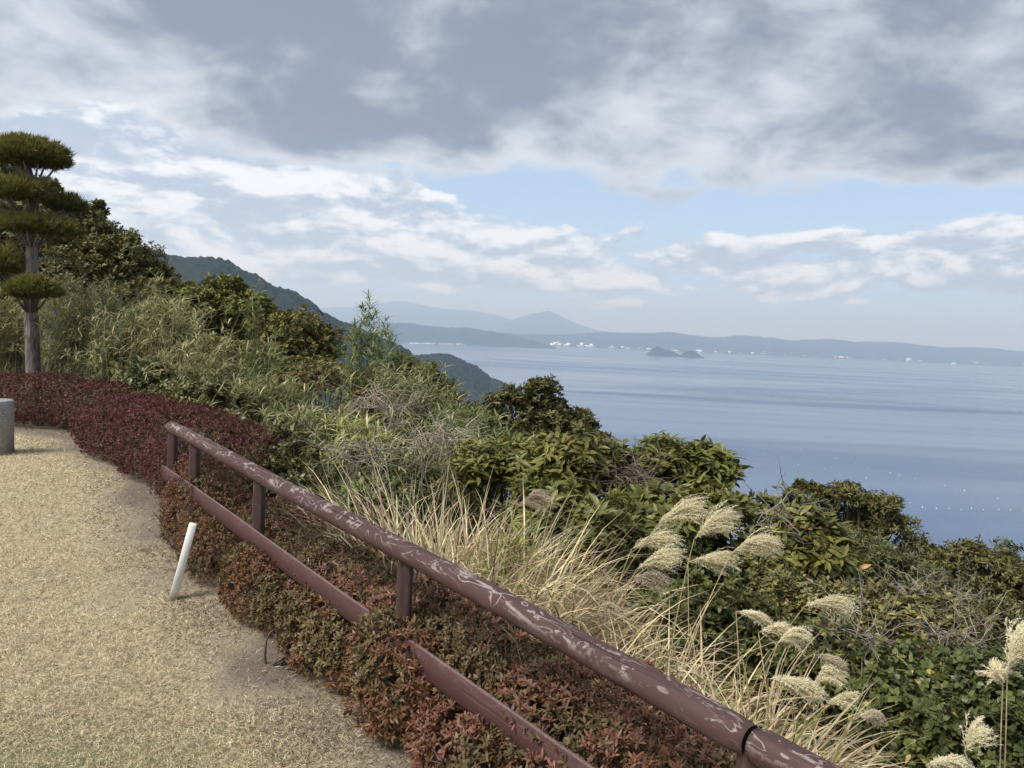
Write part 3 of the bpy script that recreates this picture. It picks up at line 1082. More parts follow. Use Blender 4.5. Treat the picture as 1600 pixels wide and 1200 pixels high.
def make_stone():
    m, t, b = mat('granite', 0.75, 0.3)
    co = t.n('ShaderNodeTexCoord').outputs['Object']
    n = t.noise(co, 90, 4, 0.75)
    n2 = t.n('ShaderNodeTexVoronoi', {'Vector': co, 'Scale': 130.0}).outputs['Distance']
    c = t.mix(t.step(n, 0.35, 0.65), (0.12, 0.125, 0.13), (0.46, 0.46, 0.45))
    link(t, t.mix(t.step(n2, 0.18, 0.3, 0.8, 0.0), c, (0.05, 0.05, 0.055)), b.inputs['Base Color'])
    bump(t, b, n, 0.4, 0.004)
    p = on_level(-8, 709, 0.0)
    g = Geo()
    prof = [(0.0, -0.05), (0.20, -0.05), (0.20, 0.645), (0.196, 0.66), (0.185, 0.668), (0.0, 0.672)]
    k = 40
    a = np.linspace(0, 2 * math.pi, k, endpoint=False)
    V = np.array([[r_ * math.cos(b_), r_ * math.sin(b_), z] for r_, z in prof[1:-1] for b_ in a] + [[0, 0, -0.05], [0, 0, 0.672]])
    nr = len(prof) - 2
    F = np.array([(i * k + j, i * k + (j + 1) % k, (i + 1) * k + (j + 1) % k, (i + 1) * k + j) for i in range(nr - 1) for j in range(k)])
    top = np.array([((nr - 1) * k + j, (nr - 1) * k + (j + 1) % k, nr * k + 1) for j in range(k)])
    bot = np.array([((j + 1) % k, j, nr * k) for j in range(k)])
    g.add(V, [F, top, bot])
    o = g.build('granite_pillar', m, origin=(0, 0, 0), smooth=False)
    o.location = [float(v) for v in p]
    tag(o, 'short round grey granite pillar cut off by the left edge', 'stone')


def make_green_pole():
    m = plain('green_plastic', (0.015, 0.07, 0.062), 0.4, 0.4)
    top = at(208.5, 565, 12.4)
    f = g3(top[0] - 0.03, top[1])
    root = empty('garden_pole', f, 'thin dark green pole standing behind the plum-red hedge', 'pole')
    g = Geo()
    V, F = tube(np.linspace(f - (0, 0, .2), top, 12), 0.02 * (1 + 0.06 * (np.arange(12) % 2)), 10)
    g.add(V, F)
    g.build('tube', m, root, smooth=True)
    g = Geo()
    V, F = tube(np.stack([top - (0, 0, .01), top + (0, 0, .02), top + (0, 0, .03)]), (0.023, .023, .01), 10)
    g.add(V, F)
    g.build('cap', m, root, smooth=True)


def make_lamp():
    """small dark fixture among the straw just behind the fence"""
    m = plain('black_plastic', (0.012, 0.016, 0.022), 0.35, 0.5)
    c = at(690, 930, 3.55)
    f = g3(c[0], c[1])
    root = empty('garden_spotlight', f, 'small black box-shaped fixture between straw and fence', 'lamp')
    g = Geo()
    box_geo(g, c, (0.075, 0.05, 0.05), 0.5)
    box_geo(g, c + (0.0, 0.0, 0.029), (0.055, 0.035, 0.008), 0.5)
    g.build('housing', m, root)
    g = Geo()
    V, F = tube(np.linspace(f - (0, 0, .05), c - (0, 0, 0.025), 4), 0.011, 8)
    g.add(V, F)
    g.build('spike', m, root)
    g = Geo()
    V, F = tube(np.stack([c + np.array([-.02, -.03, 0]), c + np.array([-.035, -.055, 0.004])]), (0.02, .024), 10)
    g.add(V, F)
    g.build('lens_hood', m, root)


make_stake()
make_stone()
make_green_pole()
make_lamp()

# ------------------------------------------------------------------ azaleas along the fence and the clipped hedge
def AB(q, s, rl, ra, top, low=-0.1):
    return (FP(q, s, (top + low) / 2), (rl, ra, (top - low) / 2), FANG)


azalea('azalea_bush', 'rust and olive azalea swallowing the far end of the fence', [AB(0.6, 0.12, .50, .30, .60), AB(0.25, .22, .3, .3, .66)], 'rust', 11)
azalea('azalea_bush', 'low rust azalea under the board behind the white stake', [AB(1.25, -0.02, .42, .22, .42)], 'rust', 12)
azalea('azalea_bush', 'reddish azalea behind the fence between its third and fourth posts', [AB(1.55, 0.34, .55, .36, .52), AB(2.1, .36, .45, .36, .54)], 'russet', 13)
azalea('azalea_bush', 'rust-brown azalea below the board left of the fourth fence post', [AB(2.15, -0.01, .44, .22, .42)], 'rust', 14, size=0.032)
azalea('azalea_bush', 'russet azalea behind the board right beside the fourth post', [AB(2.85, 0.28, .55, .36, .56)], 'russet', 15, size=0.034, space=0.037, kind='leaf6')
azalea('azalea_bush', 'rust azalea hanging over the board at the fourth post', [AB(3.0, 0.0, .42, .20, .40), AB(3.72, 0.0, .30, .21, .52)], 'rust', 16, size=0.034, space=0.037, kind='leaf6')
azalea('azalea_bush', 'broad russet azalea under the rail in the lower middle', [AB(3.75, 0.32, .6, .40, .57)], 'russet', 17, size=0.034, space=0.037, kind='leaf6')
azalea('azalea_bush', 'dark green azalea under the board at the bottom edge', [AB(4.45, -0.02, .46, .20, .36)], 'olive', 18, size=0.034, space=0.037, kind='leaf6')
azalea('azalea_bush', 'dark red azalea under the rail at the bottom edge', [AB(4.72, 0.30, .58, .40, .55)], 'russet', 19, size=0.034, space=0.037, kind='leaf6')
azalea('azalea_bush', 'red azalea beneath the seam between the two rail logs', [AB(5.6, 0.22, .6, .42, .50)], 'russet', 20, size=0.034, space=0.037, kind='leaf6')


def HB(x, y, d, rl, ra, top, turn):
    p = at(x, y, d)
    return ((p[0], p[1], top / 2 - 0.03), (rl, ra, top / 2 + 0.05), turn)


def hedge(name, label, pts, ra, tops, tone, seed, **kw):
    bl = []
    for (x0, y0), (x1, y1), tp in zip(pts[:-1], pts[1:], tops):
        c = np.array([(x0 + x1) / 2, (y0 + y1) / 2, tp / 2 - 0.06])
        L = math.hypot(x1 - x0, y1 - y0)
        bl.append((c, (L / 2 + 0.33, ra, tp / 2 + 0.06), math.atan2(y1 - y0, x1 - x0)))
    return azalea(name, label, bl, tone, seed, **kw)


hedge('azalea_hedge', 'clipped plum-red hedge mound running up to the fence end', [(-2.55, 7.05), (-3.35, 7.95), (-4.25, 8.95), (-5.2, 9.8)], 0.66, (0.76, 0.79, 0.77), 'plum', 31, size=0.03, space=0.044)
hedge('azalea_hedge', 'clipped plum-red hedge below the trained pine beside the granite pillar', [(-5.6, 11.3), (-6.7, 11.6), (-7.9, 11.9), (-9.3, 12.4)], 0.72, (0.72, 0.80, 0.74), 'plum', 32, size=0.034, space=0.052)


# ------------------------------------------------------------------ cloud-pruned pine on the left
def topiary():
    rg = np.random.default_rng(5)
    D0 = 13.2
    foot = at(53, 610, D0)
    base = g3(foot[0], foot[1])
    root = empty('topiary_tree', base, 'tall cloud-pruned tree with tiered green pads on a grey trunk', 'tree')
    px = [(53, 620), (52, 590), (50, 520), (47, 450), (50, 390), (49, 340), (52, 300), (46, 272), (44, 258)]
    pts = np.array([base - (0, 0, .1)] + [at(x, y, D0) for x, y in px])
    rad = np.array([.15, .135, .12, .11, .10, .092, .088, .075, .06, .045])
    tt = np.linspace(0, 1, 40)
    k = np.linspace(0, 1, len(pts))
    P = np.stack([np.interp(tt, k, pts[:, i]) for i in range(3)], 1)
    g = Geo()
    V, F = tube(P, np.interp(tt, k, rad), 14)
    V = V + nrm(V - P.mean(0)) * 0.02 * (vnoise(V * (9, 9, 1.5)) - .5)[:, None]
    g.add(V, F)
    g.build('trunk', M_bark, root, smooth=True)
    pads = [(44, 247, 0.0, 66, 30, 'top'), (28, 303, -.35, 50, 24, 0), (104, 324, .45, 31, 17, 0), (64, 358, -.1, 63, 19, 0),
            (-2, 415, -.2, 36, 34, 0), (52, 456, -.35, 45, 22, 0)]
    lo, hi = (0.030, 0.046, 0.015), (0.120, 0.135, 0.040)
    for i, (x, y, dd, hw, hh, _) in enumerate(pads):
        c = at(x, y, D0 + dd)
        r = np.array([hw * .84, hw * 0.76, hh * .92]) * (D0 + dd) / FPX
        # limbs from the trunk to the pad
        g = Geo()
        j = int(np.argmin(np.abs(P[:, 2] - (c[2] - r[2] * 1.6))))
        s0 = P[j]
        for b_ in range(11):
            a = rg.uniform(0, 6.28)
            e = c + np.array([math.cos(a) * r[0] * .75, math.sin(a) * r[1] * .75, -r[2] * .1]) * rg.uniform(.35, 1.0)
            mid = s0 * .45 + e * .55 - (0, 0, r[2] * .35)
            cv = np.concatenate([curve3(s0, mid, (0, 0, -.05), 5), curve3(mid, e, (0, 0, -.03), 5)[1:]])
            V, F = tube(cv, np.linspace(.034, .010, len(cv)), 6, False)
            g.add(V, F)
        br = g.build('limb', M_bark, root, smooth=True)
        n = int(2600 * r[0] * r[1] / (.75 * .64))
        d = rand_dirs(rg, n)
        d[:, 2] = np.where(d[:, 2] < 0, d[:, 2] * 0.5, d[:, 2])
        lump = 1 + 0.5 * (fbm((c + d * r) * 5, 3) - .5)[:, None]
        Pp = c + d * r * lump * rg.uniform(.6, 1.06, (n, 1))
        A = nrm(d * (1, 1, 0.6) * 0.8 + np.array([0, 0, .75]) + .3 * rg.normal(size=(n, 3)))
        p, DD, NN, si = whorls(rg, Pp, A, 7, (0.12, 0.75))
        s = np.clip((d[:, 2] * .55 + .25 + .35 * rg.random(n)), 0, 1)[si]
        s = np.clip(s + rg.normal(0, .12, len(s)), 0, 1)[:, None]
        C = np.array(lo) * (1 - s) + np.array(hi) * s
        w = rg.random(len(si)) < 0.06
        C[w] = np.array((.17, .10, .03))
        g = Geo()
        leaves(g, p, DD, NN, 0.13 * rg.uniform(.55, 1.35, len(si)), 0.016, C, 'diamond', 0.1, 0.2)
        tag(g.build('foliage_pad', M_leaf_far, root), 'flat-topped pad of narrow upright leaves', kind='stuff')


topiary()

# ------------------------------------------------------------------ evergreen trees
OLIVE = dict(lo=(0.030, 0.040, 0.015), hi=(0.110, 0.112, 0.042))
BROWN = dict(lo=(0.030, 0.038, 0.016), hi=(0.105, 0.104, 0.042))
DEEP = dict(lo=(0.020, 0.034, 0.013), hi=(0.080, 0.100, 0.032))
FRESH = dict(lo=(0.034, 0.052, 0.016), hi=(0.150, 0.165, 0.052))
T = 'evergreen_tree'
evergreen(T, 'tallest dark tree at the left edge behind the tiered pine', 'tree', [(-60, 340, 20, 130, 125), (20, 380, 19, 90, 90), (-20, 255, 20, 50, 44), (30, 470, 18.5, 110, 80)], None, 101, inset=.3, leaf=(.13, .062), n_clump=170, n_shoot=30, clump=.62, m=M_leaf_far, trunk_r=.14, **BROWN)
evergreen(T, 'dark leafy tree peeking out to the right of the tiered pine', 'tree', [(115, 375, 18, 58, 66), (148, 333, 18, 24, 28), (72, 305, 18.5, 32, 36), (172, 400, 17.5, 50, 50), (120, 455, 17, 70, 55)], None, 102, inset=.3, leaf=(.115, .055), n_clump=150, n_shoot=30, clump=.5, m=M_leaf_far, trunk_r=.12, **OLIVE)
evergreen(T, 'brownish tree sloping down beneath the wooded hill', 'tree', [(208, 440, 17.5, 58, 58), (192, 384, 17.5, 24, 26), (255, 475, 17, 44, 40), (230, 490, 16.5, 60, 45)], None, 103, inset=.3, leaf=(.105, .05), n_clump=130, n_shoot=30, clump=.45, m=M_leaf_far, trunk_r=.1, **BROWN)
evergreen(T, 'round green tree standing before the wooded hillside', 'tree', [(345, 506, 15.5, 76, 66), (364, 446, 15.5, 28, 26), (296, 468, 15.5, 32, 32), (405, 512, 15.5, 38, 54), (330, 555, 15, 80, 36)], None, 104, inset=.3, leaf=(.10, .05), n_clump=150, n_shoot=28, clump=.42, m=M_leaf_far, trunk_r=.1, **FRESH)
evergreen(T, 'lower round tree right beside the taller round one', 'tree', [(470, 546, 15, 64, 52), (450, 504, 15, 32, 24), (512, 558, 15, 30, 32), (420, 556, 15, 34, 40), (475, 580, 14.5, 66, 30)], None, 105, inset=.3, leaf=(.095, .048), n_clump=140, n_shoot=28, clump=.4, m=M_leaf_far, trunk_r=.09, lo=(.034, .044, .015), hi=(.130, .132, .042))
evergreen(T, 'dark open-branched tree standing against the sea in the middle', 'tree',
          [(838, 605, 11, 24, 20), (800, 640, 11, 40, 26), (850, 650, 11, 46, 34), (905, 662, 11, 36, 22), (770, 670, 11, 34, 26), (880, 695, 11, 55, 26), (935, 690, 11, 22, 14), (820, 690, 11, 66, 34), (850, 625, 11, 30, 26)],
          (835, 780, 11), 106, leaf=(.085, .036), n_clump=130, n_shoot=17, clump=.25, m=M_leaf_far, trunk_r=.07, fill=.12, lo=(.026, .036, .014), hi=(.100, .100, .040))
evergreen(T, 'windswept flat-topped tree leaning over the sea at right', 'tree',
          [(1265, 772, 10, 42, 16), (1325, 778, 10, 46, 22), (1370, 805, 10, 46, 34), (1405, 838, 10, 36, 34), (1340, 835, 10, 48, 36), (1430, 868, 10, 30, 26)],
          (1350, 930, 10), 107, leaf=(.075, .026), n_clump=95, n_shoot=16, clump=.22, m=M_leaf_far, trunk_r=.06, fill=.15, **OLIVE)
evergreen(T, 'dense dark shrubby tree at the right edge against the sea', 'tree',
          [(1530, 900, 9, 66, 46), (1590, 925, 9, 60, 42), (1470, 905, 9.3, 44, 44), (1510, 868, 9, 26, 18), (1620, 960, 8.5, 70, 60), (1730, 1010, 8.3, 85, 70)], None, 108, leaf=(.07, .026), n_clump=150, n_shoot=18, clump=.24, m=M_leaf_far, trunk_r=.06, **OLIVE)
evergreen(T, 'small yellow-green bushy tree left of the headland', 'tree', [(655, 610, 11.5, 46, 36), (690, 640, 11, 36, 34), (625, 590, 11.5, 34, 30), (600, 625, 11.5, 40, 36)], None, 109, leaf=(.075, .032), n_clump=80, n_shoot=18, clump=.26, m=M_leaf_far, trunk_r=.05, **FRESH)
evergreen(T, 'dark shrub rising left of the open-branched tree', 'tree', [(735, 670, 9.5, 34, 28), (760, 700, 9.5, 40, 28)], None, 110, leaf=(.07, .03), n_clump=36, n_shoot=15, clump=.22, m=M_leaf_far, trunk_r=.04, **OLIVE)

# ------------------------------------------------------------------ large-leaved shrubs in the middle
LS = dict(leaf=(.118, .036), k=8, kind='folded', droop=.30, fold=.18, spread=(.75, 1.45), lift=.8, trunk_r=.03, stems=2, m=M_leaf)
LA = 'laurel_shrub'
evergreen(LA, 'large-leaved green shrub left of centre under the open-branched tree', 'shrub', [(800, 745, 6.6, 82, 48), (760, 720, 6.8, 40, 30)], None, 201, n_clump=40, n_shoot=14, clump=.22, singles=90, lo=(.045, .058, .018), hi=(.150, .165, .048), **LS)
evergreen(LA, 'large-leaved shrub in the very middle with upright whorls', 'shrub', [(890, 740, 6.2, 70, 52), (930, 720, 6.4, 44, 34)], None, 202, n_clump=42, n_shoot=14, clump=.22, singles=90, lo=(.045, .058, .018), hi=(.155, .165, .048), odd=(.16, .07, .03), odd_share=.02, **LS)
evergreen(LA, 'large-leaved shrub jutting out over the sea with drooping leaves', 'shrub', [(1050, 742, 6.4, 66, 44), (1112, 735, 6.4, 44, 30), (1000, 745, 6.4, 46, 36), (1080, 710, 6.4, 40, 18)], (1010, 860, 6.4), 203, n_clump=52, n_shoot=14, clump=.20, singles=120, lo=(.038, .056, .017), hi=(.140, .155, .045), **LS)
evergreen(LA, 'dark large-leaved shrub behind the tall pampas tussock', 'shrub', [(910, 850, 5.2, 92, 62), (850, 800, 5.4, 50, 40)], None, 204, n_clump=50, n_shoot=14, clump=.20, singles=120, lo=(.034, .050, .016), hi=(.125, .142, .042), **LS)
evergreen(LA, 'large-leaved shrub directly behind the topmost pampas plumes', 'shrub', [(1060, 815, 5.3, 80, 48), (1110, 800, 5.4, 56, 40), (1010, 800, 5.5, 50, 34)], None, 205, n_clump=52, n_shoot=14, clump=.20, singles=120, lo=(.038, .056, .017), hi=(.145, .155, .045), **LS)
evergreen(LA, 'long-leaved shrub with browned leaves right of the pampas plumes', 'shrub', [(1240, 850, 5.4, 56, 46), (1265, 890, 5.2, 60, 40), (1200, 880, 5.2, 46, 40)], None, 206, n_clump=40, n_shoot=14, clump=.20, singles=100, lo=(.040, .055, .018), hi=(.150, .160, .052), odd=(.30, .17, .10), odd_share=.02, **LS)

# ------------------------------------------------------------------ small-leaved shrubs
SM = dict(k=7, kind='leaf6', droop=.2, fold=.15, trunk_r=.02, stems=2, m=M_leaf, spread=(.6, 1.4))
SB = 'small_leaf_shrub'
evergreen(SB, 'fine-leaved grey-green shrub below the windswept tree', 'shrub', [(1350, 890, 6.4, 70, 46), (1400, 910, 6.4, 60, 44), (1310, 860, 6.6, 34, 34)], None, 301, leaf=(.055, .013), n_clump=56, n_shoot=20, clump=.2, lo=(.040, .056, .024), hi=(.135, .155, .062), **SM)
evergreen(SB, 'sparse twiggy shrub with upright shoots before the sea', 'shrub', [(1190, 810, 6.2, 34, 30), (1225, 800, 6.4, 36, 34)], None, 302, leaf=(.06, .024), n_clump=26, n_shoot=9, clump=.16, lo=(.045, .060, .022), hi=(.150, .165, .055), **SM)
evergreen(SB, 'round-leaved shrub below the browned long-leaved one', 'shrub', [(1290, 965, 4.7, 76, 44), (1210, 930, 4.9, 56, 40)], None, 303, leaf=(.044, .020), n_clump=56, n_shoot=20, clump=.16, lo=(.045, .058, .024), hi=(.165, .172, .070), odd=(.30, .24, .14), odd_share=.05, **SM)
evergreen(SB, 'round-leaved shrub in the middle of the right-hand thicket', 'shrub', [(1430, 985, 4.6, 80, 46), (1370, 960, 4.8, 44, 36)], None, 304, leaf=(.046, .022), n_clump=56, n_shoot=19, clump=.16, odd=(.32, .25, .12), odd_share=.05, lo=(.045, .058, .024), hi=(.170, .170, .066), **SM)
evergreen(SB, 'glossy shrub at the right edge above the big pampas plume', 'shrub', [(1540, 1000, 4.8, 76, 44), (1600, 990, 4.8, 50, 50), (1690, 1030, 4.6, 70, 56)], None, 305, leaf=(.058, .018), n_clump=52, n_shoot=17, clump=.17, lo=(.036, .048, .022), hi=(.140, .148, .062), odd=(.26, .20, .12), odd_share=.03, **SM)
evergreen(SB, 'dark round-leaved shrub below the weeping bamboo spray', 'shrub', [(1400, 1090, 3.95, 92, 52), (1440, 1150, 3.7, 90, 60)], None, 306, leaf=(.050, .029), n_clump=70, n_shoot=16, clump=.15, lo=(.024, .042, .015), hi=(.105, .130, .042), singles=80, odd=(.20, .19, .06), odd_share=.03, **SM)
evergreen(SB, 'dark glossy shrub filling the lower right corner', 'shrub', [(1530, 1090, 3.9, 90, 60), (1560, 1160, 3.6, 90, 60), (1670, 1140, 3.7, 85, 64)], None, 307, leaf=(.046, .025), n_clump=70, n_shoot=16, clump=.15, lo=(.022, .040, .015), hi=(.100, .125, .042), singles=80, **SM)
evergreen(SB, 'dark shrub half hidden behind the lowest pampas plumes', 'shrub', [(1240, 1040, 4.3, 90, 56), (1320, 1040, 4.2, 60, 46)], None, 308, leaf=(.042, .018), n_clump=60, n_shoot=19, clump=.15, lo=(.026, .044, .016), hi=(.115, .135, .045), odd=(.28, .23, .13), odd_share=.05, **SM)
evergreen(SB, 'dark low shrub just right of the plum hedge end', 'shrub', [(455, 745, 7.2, 60, 50), (500, 780, 6.4, 50, 44), (430, 700, 7.6, 34, 28)], None, 309, leaf=(.055, .026), n_clump=60, n_shoot=15, clump=.18, lo=(.026, .034, .013), hi=(.096, .108, .038), **SM)
evergreen(SB, 'broad-leaved green shrub behind the plum hedge', 'shrub', [(330, 640, 10, 70, 40), (365, 675, 9.3, 46, 32), (295, 610, 10.3, 36, 28)], None, 310, leaf=(.085, .038), n_clump=60, n_shoot=13, clump=.22, lo=(.032, .042, .016), hi=(.118, .128, .046), **SM)
evergreen(SB, 'leafy shrub beside the thin green pole', 'shrub', [(232, 605, 11.8, 44, 40), (262, 630, 11.2, 34, 28)], None, 311, leaf=(.12, .045), n_clump=40, n_shoot=10, clump=.22, lo=(.030, .048, .018), hi=(.115, .140, .050), **SM)
evergreen(SB, 'reddish-tinged dense shrub behind the bamboo in the middle', 'shrub', [(520, 600, 11.5, 56, 30), (470, 600, 11.8, 50, 26), (580, 650, 9.8, 50, 36)], None, 312, leaf=(.06, .026), n_clump=60, n_shoot=16, clump=.22, odd=(.17, .075, .035), odd_share=.15, lo=(.036, .045, .018), hi=(.130, .135, .048), **SM)
evergreen(SB, 'dark shrub under the fence rail behind the russet azalea', 'shrub', [(560, 830, 5.2, 60, 44), (610, 800, 5.6, 50, 40)], None, 313, leaf=(.05, .024), n_clump=44, n_shoot=14, clump=.16, lo=(.018, .034, .013), hi=(.080, .105, .036), **SM)

evergreen(SB, 'dark shrub beneath the large leaves behind the plume stems', 'shrub', [(1075, 905, 5.0, 80, 44), (1130, 890, 5.2, 60, 40), (1000, 900, 5.0, 50, 40)], None, 314, leaf=(.055, .026), n_clump=66, n_shoot=15, clump=.18, lo=(.022, .038, .014), hi=(.100, .122, .042), **SM)
evergreen(SB, 'low green shrub between the two middle pampas tussocks', 'shrub', [(1120, 975, 4.5, 76, 44), (1040, 975, 4.5, 56, 40)], None, 315, leaf=(.05, .024), n_clump=60, n_shoot=15, clump=.16, lo=(.028, .044, .016), hi=(.115, .138, .046), **SM)

evergreen(SB, 'upright willow-leaved sprigs in front of the dense right-edge tree', 'shrub', [(1455, 945, 5.4, 52, 34), (1500, 960, 5.2, 50, 30)], None, 316, leaf=(.085, .016), n_clump=34, n_shoot=12, clump=.17, lo=(.050, .066, .030), hi=(.175, .190, .085), lift=1.2, **SM)
evergreen(SB, 'pale small-leaved shrub between the plumes and the weeping bamboo', 'shrub', [(1330, 950, 4.9, 44, 26), (1290, 1000, 4.4, 50, 30)], None, 317, leaf=(.040, .015), n_clump=44, n_shoot=18, clump=.15, lo=(.055, .066, .030), hi=(.190, .190, .085), odd=(.30, .24, .15), odd_share=.08, **SM)


# ------------------------------------------------------------------ dwarf bamboo
def bamboo(name, label, spec, seed, n=70, leaf=(.21, .020), pal='mix', width=0.5, lean=(0.25, 0.0), group=None, fans=5, per=7, singles=0, tall=()):
    """spec: (centre px x, top px y, metres away, half width px). Culms rise from the ground to about that top, leaves in drooping fans"""
    rg = np.random.default_rng(seed)
    x, y, d, hw = spec
    top = at(x, y, d)
    r = hw * d / FPX
    base = g3(top[0], top[1])
    root = empty(name, base, label, 'bamboo', group)
    H = max(0.5, top[2] - base[2])
    feet = np.stack([top[0] + rg.normal(0, r * .5, n), top[1] + rg.normal(0, r * .55, n), np.zeros(n)], 1)
    hs = H * rg.uniform(0.55, 1.0, n)
    feet[:, 2] = ground_z(feet[:, 0], feet[:, 1]) - 0.05
    rise = np.stack([rg.normal(lean[0], .22, n) * hs * .5, rg.normal(lean[1], .22, n) * hs * .5, hs + (base[2] - feet[:, 2])], 1)
    for k, (tx, ty, td) in enumerate(tall):
        e = at(tx, ty, td)
        feet[k] = g3(e[0] - .15, e[1]) - (0, 0, .05)
        rise[k] = e - feet[k]
    gs, g = Geo(), Geo()
    FPp, FD = [], []
    for i in range(n):
        cv = curve3(feet[i], feet[i] + rise[i], np.array([-rise[i][0] * .25, -rise[i][1] * .25, 0.08 * hs[i]]), 7)
        V, F = tube(cv, np.linspace(.0055, .0025, 7), 4, False)
        gs.add(V, F, np.array((.30, .27, .15)) * rg.uniform(.6, 1.2))
        nf = fans if i >= len(tall) else int(fans * 6)
        t = np.sort(rg.uniform(0.42 if i >= len(tall) else .3, 1.0, nf))
        t[-1] = 1.0
        for tt in t:
            j = tt * 6
            a = min(int(j), 5)
            p = cv[a] + (cv[a + 1] - cv[a]) * (j - a)
            side = nrm(np.array([rg.normal(), rg.normal(), 0.5]))
            q = p + side * rg.uniform(.02, .12) * (1 if tt < .99 else .2)
            V, F = tube(np.stack([p, q]), .0018, 3, False)
            gs.add(V, F, (.28, .26, .14))
            FPp.append(q)
            FD.append(nrm(side * .6 + nrm(cv[a + 1] - cv[a]) * .8))
    FPp, FD = np.array(FPp), np.array(FD)
    P, D, N, si = whorls(rg, FPp, FD, per, (.2, 1.15))
    D = nrm(D + np.array([.12, 0, 0.05]))
    N = nrm(N * .5 + np.array([0, 0, 1.0]))
    pals = {
        'mix': ((.075, .088, .034), (.215, .205, .095), (.36, .30, .16), .16),
        'straw': ((.17, .155, .075), (.36, .31, .165), (.10, .11, .042), .18),
        'green': ((.060, .080, .026), (.190, .205, .080), (.34, .29, .15), .10),
        'yellow': ((.12, .13, .036), (.30, .29, .105), (.38, .33, .18), .14),
    }
    lo, hi, odd, sh = pals[pal]
    C = shade(rg, si, lo, hi, len(FPp), .35, odd, sh)
    L = leaf[0] * rg.uniform(.55, 1.2, len(si))
    W = leaf[1] * rg.uniform(.75, 1.2, len(si))
    keep = np.ones(len(P), bool)
    if singles:
        w = front_leaves(P, L, singles)
        leaf_parts(root, P[w], D[w], N[w], L[w], W[w], C[w], M_sasa, 'leaf6', .5, .1, rg)
        keep[w] = False
    leaves(g, P[keep], D[keep], N[keep], L[keep], W[keep], C[keep], 'leaf6', 0.5, 0.1)
    tag(g.build('foliage', M_sasa, root), kind='stuff')
    gs.build('culms', M_sasa, root)
    return root


BB = 'dwarf_bamboo'
bamboo(BB, 'straw-coloured bamboo left of the trunk of the tiered pine', (5, 445, 14.6, 46), 401, 165, pal='straw')
bamboo(BB, 'bamboo thicket just right of the trunk of the tiered pine', (110, 440, 14.5, 60), 402, 225, pal='mix', tall=((172, 415, 14.2), (160, 440, 14.2)))
bamboo(BB, 'bamboo thicket behind the top of the plum hedge', (190, 475, 13.4, 66), 403, 255, pal='mix')
bamboo(BB, 'dry pale bamboo plume standing tall beneath the brownish tree', (245, 470, 13, 46), 404, 165, pal='straw', tall=((243, 432, 13), (250, 440, 13), (238, 452, 13), (255, 460, 13)))
bamboo(BB, 'pale dry bamboo in front of the round green tree', (330, 535, 12, 62), 405, 225, pal='straw', tall=((312, 515, 12), (345, 520, 12)))
bamboo(BB, 'green bamboo shoot rising before the round trees', (395, 545, 12, 46), 406, 135, pal='green', tall=((402, 443, 12), (390, 470, 12), (398, 490, 12), (432, 520, 12)))
bamboo(BB, 'bamboo spread above the broad-leaved shrub', (400, 595, 10.5, 72), 407, 225, pal='mix')
bamboo(BB, 'low bamboo patch beside the plum hedge end', (470, 640, 8.8, 70), 408, 195, pal='mix', leaf=(.19, .02))
bamboo(BB, 'yellow-green bamboo with drooping fans above the fence', (545, 668, 7.6, 56), 409, 120, pal='yellow', leaf=(.21, .022), singles=70)
bamboo(BB, 'tall feathery bamboo breaking the skyline before the bay', (575, 560, 11, 46), 410, 165, pal='green', tall=((578, 466, 11), (566, 484, 11), (600, 503, 11), (585, 494, 11), (555, 510, 11), (572, 500, 11.1), (592, 515, 10.8), (545, 530, 11), (562, 522, 10.8), (612, 535, 10.6), (603, 525, 10.7), (580, 530, 10.9)))
bamboo(BB, 'bamboo crest below the tall feathery stems', (625, 575, 10, 46), 411, 165, pal='mix')
bamboo(BB, 'green bamboo on the edge left of the headland', (690, 640, 8.6, 50), 412, 135, pal='green', leaf=(.21, .022))
bamboo(BB, 'green bamboo blades beside the dry twig tangle', (740, 690, 7.4, 36), 413, 67, pal='green', leaf=(.21, .022))
bamboo(BB, 'low green bamboo behind the fence rail', (560, 760, 6.2, 56), 414, 90, pal='green', leaf=(.20, .02), singles=60)
bamboo(BB, 'weeping green bamboo spray in the right-hand thicket', (1395, 1020, 3.9, 22), 415, 15, pal='green', leaf=(.17, .016), lean=(.4, 0), fans=7, per=8, singles=60)
bamboo(BB, 'single yellow-green bamboo tuft inside the pampas tussock', (770, 815, 4.5, 24), 416, 21, pal='yellow', leaf=(.16, .014), singles=40)
bamboo(BB, 'bamboo in the gap between twig tangle and large-leaved shrubs', (650, 690, 7.6, 50), 417, 105, pal='mix', leaf=(.2, .02))


